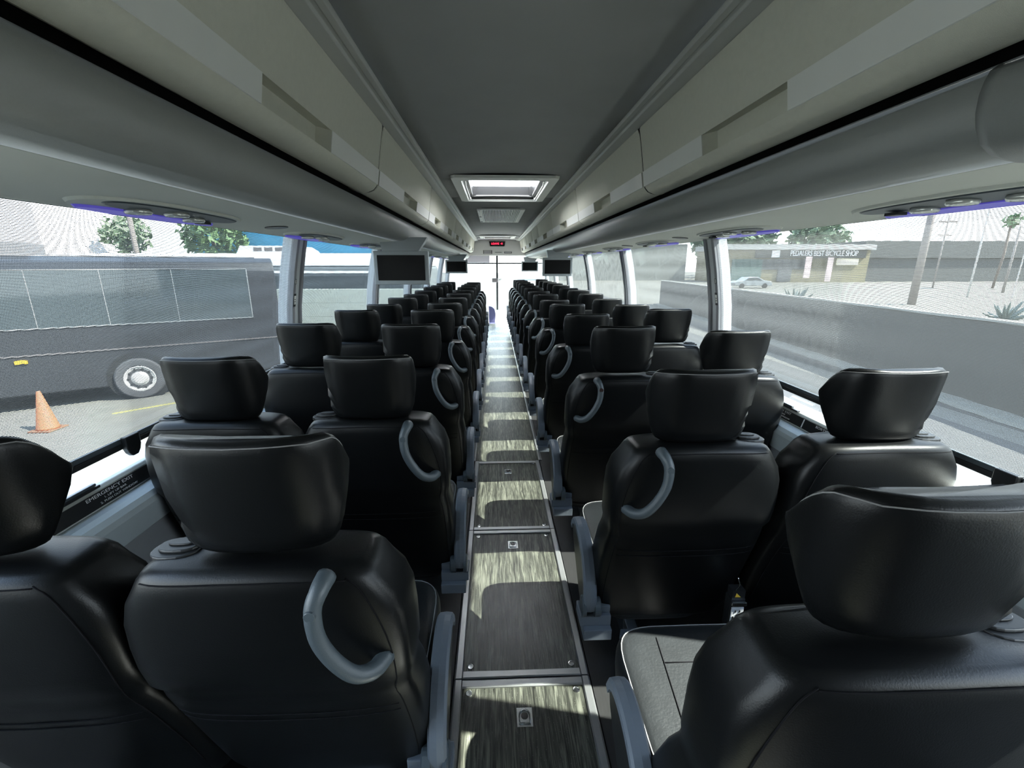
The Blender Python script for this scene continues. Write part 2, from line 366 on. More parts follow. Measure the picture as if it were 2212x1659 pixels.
# pillar notices on the second pillar of each side (seat belt pictogram and small notice)
def pillar_notice(s):
    yp = 2.6 - 0.048; side = 'left' if s < 0 else 'right'
    o = thing('seat_belt_sticker', 'round black-and-white seat belt sticker on the nearest %s window pillar' % side, 'sticker')
    zc = 1.335; x = s * (wx(zc) - 0.0365); tilt = (wx(zc + 0.05) - wx(zc - 0.05)) / 0.1
    M = basis((x, yp, zc), (0, -s * -1 if False else (-1 if s > 0 else 1), 0), (s * tilt, 0, 1))
    def disc(name, r, m, off):
        me = MB(); n = 32
        me.rings([[(r * math.cos(2 * PI * j / n), r * 1.15 * math.sin(2 * PI * j / n), off - 0.0003) for j in range(n)], [(r * math.cos(2 * PI * j / n), r * 1.15 * math.sin(2 * PI * j / n), off) for j in range(n)]])
        q = me.obj(name, m, o); q.data.transform(M)
    disc('border', 0.0135, BLACKPL, 0.0010); disc('face', 0.0113, STRIP, 0.0016)
    g = MB().box(-0.004, 0.003, -0.006, 0.008, 0.0016, 0.0022).box(-0.006, 0.006, -0.011, -0.008, 0.0016, 0.0022); g.lathe((0, 0.0115, 0.0016), [(0.003, 0), (0.003, 0.0006)], 12)
    q = g.obj('pictogram', BLACKPL, o); q.data.transform(M)
    o2 = thing('notice_sticker', 'small rectangular notice below the round sticker on the nearest %s window pillar' % side, 'sticker')
    zc = 1.235; x = s * (wx(zc) - 0.0365)
    M2 = basis((x, yp, zc), ((-1 if s > 0 else 1), 0, 0) if False else (0, (-1 if s > 0 else 1), 0), (s * tilt, 0, 1))
    q = MB().box(-0.013, 0.013, -0.036, 0.036, 0.0006, 0.0010).obj('border', BLACKPL, o2); q.data.transform(M2)
    q = MB().box(-0.010, 0.0115, -0.023, 0.024, 0.0011, 0.0014).obj('face', STRIP, o2); q.data.transform(M2)
    q = MB().box(-0.008, 0.008, -0.010, -0.006, 0.0014, 0.0018).box(-0.006, 0.008, 0.002, 0.006, 0.0014, 0.0018).box(-0.008, 0.0, -0.018, -0.014, 0.0014, 0.0018).obj('printing', BLACKPL, o2); q.data.transform(M2)
for s in (-1, 1): pillar_notice(s)
# emergency exit notices on the sills
def exit_notice(s, ya, lab):
    t = thing('emergency_exit_sticker', lab, 'sticker', group=None)
    d = Vector((s * 0.013, 0, 0.046)).normalized(); o = Vector((s * 1.2355, ya, 0.765)); n = Vector((-s * 0.046, 0, 0.013)).normalized()
    L = 0.78
    o = o + n * 0.0015
    xax = (0, -s, 0) ; 
    xd = Vector((0, 1, 0)) if s < 0 else Vector((0, -1, 0))
    M = basis(o, xd, d)
    q = MB().box(0 - L / 2, L / 2, -0.021, 0.021, 0, 0.0008).obj('backing', BLACKPL, t); q.data.transform(M)
    q = MB().box(-0.003, 0.003, -0.019, 0.019, 0.0008, 0.0014).obj('divider', WHITE, t); q.data.transform(M)
    def tx(b, x, y, sz, sx=1.5): text('lettering', b, WHITE, sz, t, M @ Matrix.Translation((x, y, 0.001)), 0.0004, sx=sx)
    tx('EMERGENCY EXIT', -0.17, 0.012, 0.014); tx('1. LIFT UP BAR', -0.16, -0.001, 0.0085); tx('2. PUSH OUT WINDOW', -0.15, -0.012, 0.0085)
    tx('SORTIE DE SECOURS', 0.17, 0.012, 0.014); tx('1. LEVER LA BARRE', 0.19, -0.001, 0.0085); tx('2. POUSSER LA FENETRE', 0.18, -0.012, 0.0085)
exit_notice(-1, 1.42, 'black emergency exit strip with white lettering on the left sill')
exit_notice(1, 1.75, 'black emergency exit strip with white lettering on the right sill')
for s, yy in ((-1, 1.12), (1, 1.9)):
    l = thing('window_latch', 'black window release latch on the %s sill' % ('left' if s < 0 else 'right'), 'latch')
    MB().box(s * 1.243 - 0.008, s * 1.243 + 0.008, yy - 0.10, yy + 0.10, 0.7975, 0.806).obj('plate', BLACKPL, l, bevel=0.002)
    MB().box(s * 1.243 - 0.006, s * 1.243 + 0.006, yy - 0.06, yy + 0.09, 0.8065, 0.815).obj('lever', GREYPL, l, bevel=0.002)

# ------------------------------------------------------------------ overhead bins
PROF = [(0.690, 1.742), (0.672, 1.731), (0.650, 1.727), (0.625, 1.733), (0.606, 1.741), (0.594, 1.754), (0.590, 1.762), (0.580, 1.822), (0.571, 1.875), (0.560, 1.940), (0.551, 1.985), (0.551, 1.997)]
PZ = [p[1] for p in PROF]
def bin_unit(s, ya, yb, label, grp):
    t = thing('overhead_bin', label, 'luggage bin', (0, 0, 0), 0, grp)
    g = 0.004; ya += g; yb -= g; L = yb - ya; rw = 0.215; yc = (ya + yb) / 2
    i0, i1 = 6, 7                        # profile rows that carry the grip strip
    ys = [ya, ya + 0.012, yc - rw, yc + rw, yb - 0.012, yb]
    m = MB(); vs_ = []; fs_ = []
    n = len(PROF)
    for a, y in enumerate(ys):
        e = 0.006 if a in (0, len(ys) - 1) else 0
        for j, p in enumerate(PROF):
            cr = 0.0
            vs_.append((s * (p[0] + e), y, p[1] - (0.02 if (a in (0, 5) and j == n - 1) else 0)))
    for a in range(len(ys) - 1):
        for j in range(n - 1):
            if a == 2 and j == i0: continue
            q = a * n + j; fs_.append((q, q + 1, q + n + 1, q + n))
    m.add(vs_, fs_)
    # return flanges so the door has thickness
    k = len(m.v); 
    for a in (0, len(ys) - 1):
        base = a * n; kk = len(m.v)
        for j, p in enumerate(PROF): m.v.append((s * (p[0] + 0.03), ys[a], p[1] + (0.01 if j < 3 else 0)))
        for j in range(n - 1): m.f.append((base + j, base + j + 1, kk + j + 1, kk + j))
    kk = len(m.v)
    for y in (ya, yb): m.v.append((s * 0.70, y, 1.765))
    m.f.append((0, (len(ys) - 1) * n, kk + 1, kk))
    m.obj('door', BIN, t, smooth=True)
    def strip(y0, y1):
        st = MB(); a, b = PROF[i0], PROF[i1]; e = 0.0022
        st.prism([(s * (a[0] - e), a[1]), (s * (b[0] - e), b[1]), (s * b[0], b[1] + 0.001), (s * a[0], a[1] - 0.001)], y0, y1)
        st.obj('grip_strip', STRIP, t)
    strip(ya + 0.006, yc - rw); strip(yc + rw, yb - 0.006)
    a, b = PROF[i0], PROF[i1]; c = MB(); dp = 0.045
    v = [(s * a[0], yc - rw, a[1]), (s * b[0], yc - rw, b[1]), (s * b[0], yc + rw, b[1]), (s * a[0], yc + rw, a[1]),
         (s * (a[0] + dp), yc - rw + 0.01, a[1] - 0.004), (s * (b[0] + dp), yc - rw + 0.01, b[1] + 0.01), (s * (b[0] + dp), yc + rw - 0.01, b[1] + 0.01), (s * (a[0] + dp), yc + rw - 0.01, a[1] - 0.004)]
    c.add(v, [(0, 1, 5, 4), (1, 2, 6, 5), (2, 3, 7, 6), (3, 0, 4, 7), (4, 5, 6, 7)])
    c.obj('grip_recess', BIN, t)
    for yy in (ya - 2 * g + 0.0005,):  # black strip added between doors, painting the gap's shade
        pr = [(s * (p[0] + 0.004), p[1] + (0.003 if j < 3 else 0)) for j, p in enumerate(PROF)]
        pr += [(s * (p[0] + 0.03), p[1] + 0.003) for p in reversed(PROF)]
        MB().prism(pr, yy, ya - 0.0003).obj('gap_shade', BLACK, t)
    # box behind the door
    MB().box(min(s * 0.70, s * 1.10), max(s * 0.70, s * 1.10), ya, yb, 1.765, 1.985).obj('body', BLACK, t)
binsL = [-1.0, 0.53, 2.13, 3.68, 4.82, 5.93, 7.0, 8.1, 9.2, 10.3, 11.38]
binsR = [-1.0, 0.53, 2.13, 3.70, 5.28, 6.85, 7.9, 9.25, 10.3, 11.38]
for s, bl, side in ((-1, binsL, 'left'), (1, binsR, 'right')):
    for k in range(1, len(bl) - 1):
        bin_unit(s, bl[k], bl[k + 1], '%s pale grey overhead luggage bin on the %s rack%s' % (ordn[k - 1], side, ', the big one beside the viewer' if k == 1 else ', counted from the viewer'), 'overhead bins along the %s rack' % side)
    m = MB().prism([(s * p[0], p[1]) for p in PROF] + [(s * 0.66, 1.99), (s * 0.70, 1.76)], Y0, bl[1] - 0.006)
    struct(m.obj('trim_16' if s < 0 else 'trim_17', BIN, smooth=False))

# ------------------------------------------------------------------ passenger service units, speakers
LEDM = mat('violet_led', (0.12, 0.11, 0.30), 0.4, emit=(0.16, 0.12, 1.0), estr=0.075)
NOZ = mat('glossy_nozzle', (0.62, 0.64, 0.60), 0.15, 0.4)
PT = [(0.802, 1.590), (0.930, 1.583), (1.05, 1.574), (1.130, 1.567), (1.158, 1.562)]
def pz(x): return lerp(PT, abs(x))
def ell(cx, cy, a, b, n=28, p=2.0):
    return [(cx + b * sgnp(math.cos(2 * PI * j / n), 2 / p), cy + a * sgnp(math.sin(2 * PI * j / n), 2 / p)) for j in range(n)]
def service_unit(s, yc, label, grp):
    t = thing('reading_light_panel', label, 'reading light panel', (0, 0, 0), 0, grp); cx = s * 1.045
    slope = -0.19
    def plate(name, a, b, z0, z1, m, p=2.3, dx=0, dy=0):
        q = MB(); pts = ell(cx + s * dx, yc + dy, a, b, 40, p)
        q.rings([[(x, y, pz(x) - z0) for x, y in pts], [(cx + s * dx + (x - cx - s * dx) * 0.95, yc + dy + (y - yc - dy) * 0.97, pz(x) - z1) for x, y in pts]])
        return q.obj(name, m, t, smooth=False)
    plate('bezel', 0.325, 0.100, -0.004, 0.007, PANEL)
    plate('light_strip', 0.275, 0.030, 0.006, 0.0135, LEDM, dx=0.046)
    plate('control_plate', 0.270, 0.052, 0.007, 0.010, GREYPL, p=2.4, dx=-0.030)
    for i, yy in enumerate((-0.13, -0.03, 0.10)):
        q = MB(); x = cx + s * (0.0 if i != 1 else -0.035); z = pz(x) - 0.012
        q.lathe((x, yc + yy, z), [(0.030, 0.004), (0.032, -0.003), (0.028, -0.008), (0.022, -0.007), (0.018, -0.003), (0.012, -0.004), (0.006, -0.008)], 20)
        q.obj('air_nozzle' if i != 1 else 'lamp', NOZ, t, smooth=True)
    q = MB().box(cx - 0.03, cx + 0.0, yc + 0.15, yc + 0.19, pz(cx) - 0.020, pz(cx) - 0.012); q.obj('call_button', BLACKPL, t)
unitsL = [1.45, 2.58, 3.60, 4.68, 5.7, 6.75, 7.8, 8.85, 9.9]
unitsR = [1.10, 2.16, 3.20, 4.25, 5.3, 6.35, 7.4, 8.45, 9.5, 10.5]
for s, ul, side in ((-1, unitsL, 'left'), (1, unitsR, 'right')):
    for k, y in enumerate(ul):
        service_unit(s, y, '%s oval reading light and air nozzle panel above the %s windows' % (ordn[k], side), 'reading light panels over the %s seats' % side)
    for k, y in enumerate((2.02, 4.15) if s < 0 else (2.68, 3.74)):
        q = MB(); x = s * 1.0; pts = ell(x, y, 0.045, 0.045, 24)
        q.rings([[(a, b, pz(a) + 0.002) for a, b in pts], [(a, b, pz(a) - 0.004) for a, b in pts]])
        tag(q.obj('ceiling_speaker', BLACKPL), '%s round black speaker under the %s rack' % (('nearer', 'farther')[k], side), 'speaker')

# ------------------------------------------------------------------ monitors
SCR = mat('screen_glass', (0.002, 0.002, 0.002), 0.25, spec=0.12)
MON = mat('monitor_case', (0.30, 0.33, 0.34), 0.45)
def monitor(s, y, label):
    t = thing('ceiling_monitor', label, 'monitor', (s * 0.765, y, 1.62), 0, 'drop-down monitors')
    MB().box(-0.20, 0.20, -0.022, 0.022, -0.335, -0.095).obj('case', MON, t, bevel=0.006)
    MB().box(-0.172, 0.172, -0.0265, -0.0215, -0.305, -0.125).obj('screen', SCR, t)
    MB().prism([(-0.13, -0.10), (0.13, -0.10), (0.17, -0.045), (0.20, 0.0), (-0.15, 0.0)], -0.035, 0.05).obj('mount', MON, t, bevel=0.005)
monitor(-1, 3.43, 'largest drop-down monitor, nearest one under the left rack')
monitor(-1, 8.4, 'small drop-down monitor farther along the left rack')
monitor(1, 6.15, 'nearer drop-down monitor under the right rack with violet light on its corner')
monitor(1, 10.9, 'farthest and smallest drop-down monitor, under the right rack end')
# small lights seen beyond the first left monitor
for k in range(3):
    pass

# ------------------------------------------------------------------ roof hatches, vent grille
HATCHG = pane_mat('hatch_pane', (0.9, 0.9, 0.88), 0.2)
_m = bpy.data.materials.new('frosted_hatch_lid'); _m.use_nodes = True; _n = _m.node_tree; _n.nodes.clear()
_o = _n.nodes.new('ShaderNodeOutputMaterial'); _t = _n.nodes.new('ShaderNodeBsdfTranslucent'); _t.inputs[0].default_value = (0.85, 0.84, 0.82, 1)
_d = _n.nodes.new('ShaderNodeBsdfTransparent'); _x = _n.nodes.new('ShaderNodeMixShader'); _x.inputs[0].default_value = 0.12
_n.links.new(_t.outputs[0], _x.inputs[1]); _n.links.new(_d.outputs[0], _x.inputs[2]); _n.links.new(_x.outputs[0], _o.inputs[0])
FROST = _m
def hatch(ya, yb, label):
    t = thing('roof_hatch', label, 'roof hatch')
    f = MB(); X = 0.385; A, B = ya - 0.15, yb + 0.15; z1 = 2.028
    def ringpts(x, a, b, z, c=0.03):
        return [(-x + c, a, z), (x - c, a, z), (x, a + c, z), (x, b - c, z), (x - c, b, z), (-x + c, b, z), (-x, b - c, z), (-x, a + c, z)]
    f.rings([ringpts(X, A, B, z1), ringpts(X - 0.004, A + 0.004, B - 0.004, z1 - 0.018), ringpts(X - 0.07, A + 0.07, B - 0.07, z1 - 0.024), ringpts(X - 0.075, A + 0.075, B - 0.075, z1 - 0.005)], cap=False)
    f.obj('frame', STRIP, t)
    g = MB(); g.rings([ringpts(X - 0.075, A + 0.075, B - 0.075, z1 - 0.005), ringpts(HX, ya, yb, z1 + 0.02), ringpts(HX - 0.005, ya + 0.005, yb - 0.005, 2.12)], cap=False)
    g.obj('shaft', BLACKPL, t)
    MB().box(-HX, HX, ya, yb, 2.122, 2.124).obj('lid', FROST, t)
    for sx in (-1, 1):
        MB().tube([(sx * 0.29, ya + 0.05, z1 - 0.012), (sx * 0.29, ya + 0.09, z1 - 0.03), (sx * 0.29, yb - 0.09, z1 - 0.03), (sx * 0.29, yb - 0.05, z1 - 0.012)], 0.006, 8).obj('release_handle', STRIP, t, smooth=True)
    q = MB()
    for i, (x, y, w, h) in enumerate(((-0.17, 3.72, 0.05, 0.02), (-0.16, 3.70, 0.02, 0.05), (0.10, 3.72, 0.12, 0.014), (0.10, 3.755, 0.13, 0.014), (0.11, 3.79, 0.10, 0.014), (0.0, 3.74, 0.008, 0.05), (0.07, 3.66, 0.14, 0.01))):
        yy = y - 3.5 + ya
        q.box(x, x + w, yy, yy + h, 2.118, 2.120)
    q.obj('printing', BLACKPL, t)
hatch(HA, HB, 'nearer roof escape hatch with bright pane and pale frame')
hatch(H2A, H2B, 'far roof hatch near the front bulkhead')
t = thing('air_vent_grille', 'rectangular return air grille in the ceiling behind the roof hatch', 'vent')
ga, gb = 5.25, 6.75
MB().box(-0.27, -0.215, ga, gb, 2.018, 2.036).box(0.215, 0.27, ga, gb, 2.018, 2.036).box(-0.215, 0.215, ga, ga + 0.03, 2.018, 2.036).box(-0.215, 0.215, gb - 0.03, gb, 2.018, 2.036).obj('frame', STRIP, t, bevel=0.003)
MB().box(-0.215, 0.215, ga, gb, 2.034, 2.038).obj('backing', BLACK, t)
sl = MB()
for i in range(24):
    x = -0.210 + i * 0.0178; sl.box(x, x + 0.008, ga + 0.03, gb - 0.03, 2.020, 2.034)
sl.obj('slats', TRIMM, t)
q = MB()
for y in (ga + 0.12, (ga + gb) / 2, gb - 0.12): q.box(-0.262, -0.235, y - 0.05, y + 0.05, 2.0155, 2.019)
q.obj('clips', BLACKPL, t)

# ------------------------------------------------------------------ front end
struct(MB().box(-0.86, 0.86, 11.40, 11.46, 1.66, 2.10).box(-1.16, -0.86, 11.40, 11.46, 1.58, 2.10).box(0.86, 1.16, 11.40, 11.46, 1.58, 2.10).obj('wall_front', FRONTP))
t = thing('led_display', 'black LED display with red characters on the front bulkhead', 'display', (0.0, 11.39, 1.935))
MB().prism([(-0.20, 0.06), (0.20, 0.06), (0.175, -0.055), (-0.175, -0.055)], -0.02, 0.008).obj('case', BLACKPL, t)
REDL = mat('red_led', (0.3, 0.0, 0.0), 0.5, emit=(1.0, 0.02, 0.06), estr=1.6)
text('characters', 'LOAVE  41', REDL, 0.062, t, basis((0.0, -0.0215, 0.005), (1, 0, 0), (0, 0, 1)))
SIGN = mat('sign_black', (0.10, 0.09, 0.09), 0.5)
for k, (x, z, w, h, lab) in enumerate(((-0.235, 1.745, 0.22, 0.085, 'black notice with white lines on the left of the front bulkhead'), (0.03, 1.735, 0.20, 0.05, 'pale strip notice at the centre of the front bulkhead'), (0.265, 1.735, 0.19, 0.04, 'narrow dark notice on the right of the front bulkhead'))):
    t = thing('bulkhead_notice', lab, 'notice', (x, 11.39, z))
    MB().box(-w / 2, w / 2, -0.002, 0.008, -h / 2, h / 2).obj('board', SIGN if k != 1 else STRIP, t)
    q = MB()
    for i in range(3 if k == 0 else 1):
        zz = h / 2 - h * (i + 0.7) / (3.4 if k == 0 else 1.5); q.box(-w * 0.42, w * 0.40, -0.004, -0.002, zz - 0.006, zz + 0.006)
    q.obj('printing', WHITE if k != 1 else SIGN, t)
# windscreen, its divider and header, dashboard
struct(MB().box(-1.25, 1.25, 12.66, 12.67, 0.1, 2.10).obj('window_30', GLASS))
struct(MB().box(-0.026, 0.026, 12.58, 12.66, 0.22, 2.09).box(-1.25, 1.25, 12.61, 12.65, 1.465, 1.50).obj('trim_40', BLACKPL))
struct(MB().box(-1.28, 1.28, 12.55, 12.75, -0.45, 0.20).obj('wall_dash', FRONTP))
t = thing('sun_visor', 'grey translucent sun visor hanging on the left half of the windscreen', 'sun visor')
MB().box(-0.85, -0.20, 12.50, 12.505, 1.50, 1.78).obj('sheet', mat('visor_film', (0.45, 0.43, 0.46), 0.6), t)
t = thing('interior_mirror', 'small dark driver mirror with lamp on the windscreen divider', 'mirror')
MB().box(-0.14, 0.02, 12.50, 12.56, 0.98, 1.09).obj('housing', SIGN, t, bevel=0.01)
MB().lathe((0.09, 12.52, 1.03), [(0.055, 0), (0.058, 0.03), (0.03, 0.05)], 20, axis='y').obj('lamp', STRIP, t, smooth=True)
# low folding seat at the front and a small cabinet
t = thing('guide_seat', 'small dark blue folding seat at the front left of the aisle', 'seat', (-0.13, 11.55, -0.42))
NAVY = mat('navy_cloth', (0.10, 0.10, 0.20), 0.7)
MB().prism([(-0.10, 0.40), (0.06, 0.40), (0.08, 0.62), (0.05, 0.76), (-0.02, 0.82), (-0.10, 0.84)], 0.0, 0.08).obj('backrest', NAVY, t, bevel=0.01)
MB().box(-0.10, 0.08, -0.12, 0.05, 0.36, 0.42).obj('seat', NAVY, t, bevel=0.01)
MB().box(-0.10, 0.07, -0.06, 0.05, 0.0, 0.36).obj('base', BLACKPL, t)
t = thing('front_cabinet', 'low white cabinet at the front right of the aisle', 'cabinet', (0.17, 11.6, -0.42))
MB().box(-0.06, 0.14, 0.0, 0.3, 0.0, 0.50).obj('body', FRONTP, t, bevel=0.005)
MB().box(-0.065, 0.145, -0.012, 0.31, 0.50, 0.52).obj('top', STRIP, t)

# ------------------------------------------------------------------ floor hatches along the aisle
def floor_hatch(ya, yb, label, latch, crew, under=True):
    t = thing('floor_hatch', label, 'floor hatch', (0, 0, 0), 0, None)
    f = MB(); X = 0.240; fw = 0.030
    for s in (-1, 1):
        f.prism([(s * X, -0.02), (s * X, 0.004), (s * (X - 0.006), 0.009), (s * (X - fw + 0.004), 0.009), (s * (X - fw), 0.005), (s * (X - fw), -0.02)], ya + 0.003, yb - 0.003)
    for a, b in ((ya + 0.003, ya + 0.003 + fw), (yb - 0.003 - fw, yb - 0.003)):
        f.prism([(a, -0.02), (a, 0.006), (a + 0.004, 0.0085), (b - 0.004, 0.0085), (b, 0.006), (b, -0.02)], -X + fw, X - fw, axis='x')
    f.obj('frame', ALU, t)
    MB().box(-X + fw, X - fw, ya + fw, yb - fw, -0.02, 0.0015).obj('panel', WOOD, t)
    for sx in (-1, 1):
        for y in crew:
            q = MB(); q.lathe((sx * 0.186, y, 0.0015), [(0.0115, 0), (0.0115, 0.0022), (0.0095, 0.0026), (0.0085, 0.0008), (0.001, 0.0006)], 20)
            q.obj('screw', CHROME, t, smooth=False)
    if latch is not None:
        x, y = 0.0, latch; l = MB()
        l.box(x - 0.026, x + 0.026, y - 0.032, y + 0.032, 0.0015, 0.0030); lo = l.obj('latch', CHROME, t, bevel=0.0008)
        r = MB(); pts = [(x - 0.017, y - 0.022, 0.005), (x - 0.017, y + 0.006, 0.005)] + [(x + 0.017 * math.cos(PI - PI * i / 8), y + 0.006 + 0.017 * math.sin(PI * i / 8), 0.005) for i in range(1, 8)] + [(x + 0.017, y + 0.006, 0.005), (x + 0.017, y - 0.022, 0.005), (x - 0.017, y - 0.022, 0.005)]
        r.tube(pts, 0.0025, 8).obj('ring', CHROME, lo, smooth=True)
        MB().lathe((x, y + 0.004, 0.003), [(0.012, 0), (0.012, 0.0008), (0.004, 0.001)], 20).obj('lock', BLACKPL, lo)
floor_hatch(0.30, 1.255, 'nearest aisle floor hatch with sunlit planks and ring latch', 1.255 - 0.14, (1.205,))
floor_hatch(1.255, 2.17, 'second aisle floor hatch, mostly under the dark seat shadow', 2.04, (1.31, 2.12))
floor_hatch(2.17, 3.07, 'third aisle floor hatch, beyond the double metal strip', 2.90, (2.22, 3.02))
struct(MB().box(-0.245, 0.245, Y0, 0.295, -0.08, 0.0).obj('floor_rear_aisle', WOOD))
struct(MB().box(-0.245, 0.245, 0.295, 3.075, -0.09, -0.03).obj('floor_subfloor', BLACK))

# ------------------------------------------------------------------ coach seats (origin on the floor under the head restraint, facing +Y; built for a right-hand aisle seat, aisle at -X)
def selpt(w, t, a, n):
    return w * sgnp(math.cos(a), 2 / n), t / 2 * sgnp(math.sin(a), 2 / n)
def sweep(sarc, bend=1.38, flat=0.086, ln=0.032):
    # centre line of the head restraint: flat middle, side wings sweeping forward
    n = 24; x = y = 0.0; a = abs(sarc); ds = a / n; ang = 0.0
    for i in range(n):
        t = (i + 0.5) * ds; u = min(1, max(0, (t - flat) / ln)); ang = bend * u * u * (3 - 2 * u)
        x += ds * math.cos(ang); y += ds * math.sin(ang)
    u = min(1, max(0, (a - flat) / ln)); ang = bend * u * u * (3 - 2 * u)
    sg = 1 if sarc >= 0 else -1
    return x * sg, y, ang * sg
def headrest_mesh():
    prof = [(0.000, 0.100, 0.050), (0.004, 0.113, 0.068), (0.014, 0.122, 0.080), (0.035, 0.142, 0.086), (0.065, 0.168, 0.088), (0.100, 0.182, 0.088), (0.132, 0.186, 0.088), (0.155, 0.186, 0.088), (0.174, 0.184, 0.086), (0.186, 0.178, 0.082), (0.192, 0.168, 0.074), (0.195, 0.150, 0.050)]
    rings = []; N = 44
    for h, w, t in prof:
        v = h / 0.195; yc = 0.006 - 0.030 * v; ring = []
        for j in range(N):
            sx, ny = selpt(w, t, 2 * PI * j / N, 3.0); ny *= 1 - 0.30 * min(1, max(0, abs(sx) - 0.08) / 0.09)
            x, y, ang = sweep(sx)
            x -= math.sin(ang) * ny * 0.8; y += math.cos(ang) * ny
            if ny < 0: y -= 0.006 * (1 - min(1, (sx / 0.09) ** 2))
            q = max(0.0, abs(sx) - 0.085) / 0.101
            zz = 0.110 + (h - 0.110) * (1 - (0.80 if h > 0.110 else 0.55) * q ** 2.2)
            zz -= 0.30 * (ny + t / 2) * max(0.0, (v - 0.55) / 0.45) + 0.006 * max(0, v - 0.9) * 10 * (1 - min(1, (sx / 0.1) ** 2)) * 0.6
            ring.append((x, y + yc, 0.957 + zz * 1.075))
        rings.append(ring)
    return MB().rings(rings), rings
BK = [(0.245, 0.175, 0.150, 0.06), (0.252, 0.202, 0.138, 0.085), (0.275, 0.222, 0.124, 0.11), (0.33, 0.231, 0.098, 0.13), (0.43, 0.235, 0.062, 0.14), (0.53, 0.236, 0.026, 0.135), (0.62, 0.233, -0.008, 0.13), (0.665, 0.228, -0.026, 0.125),
      (0.688, 0.228, -0.030, 0.12), (0.715, 0.234, -0.048, 0.132), (0.755, 0.238, -0.057, 0.136), (0.80, 0.238, -0.062, 0.138), (0.85, 0.232, -0.065, 0.138), (0.89, 0.220, -0.067, 0.136), (0.925, 0.204, -0.068, 0.132), (0.945, 0.192, -0.067, 0.128), (0.957, 0.182, -0.062, 0.116), (0.963, 0.168, -0.050, 0.092)]
def back_mesh():
    rings = []; N = 44
    for z, w, ry, t in BK:
        ring = []; w = min(w, 0.2352)
        for j in range(N):
            x, y = selpt(w, t, 2 * PI * j / N, 5.0)
            ring.append((x, ry + t / 2 + y - (0.010 * (1 - (x / w) ** 2) if y < 0 else -0.03 * (abs(x) / 0.25) ** 3), z - (0.016 * (x / 0.25) ** 2 if z > 0.9 else 0)))
        rings.append(ring)
    return MB().rings(rings)
def rear_y(z, x=0):
    ry = lerp([(b[0], b[2]) for b in BK], z); w = lerp([(b[0], b[1]) for b in BK], z)
    t = lerp([(b[0], b[3]) for b in BK], z)
    u = min(0.999, abs(x) / w); yy = -t / 2 * (1 - u ** 5) ** 0.2
    return ry + t / 2 + yy - 0.010 * (1 - u * u)
hm, hr = headrest_mesh()
ME = {}
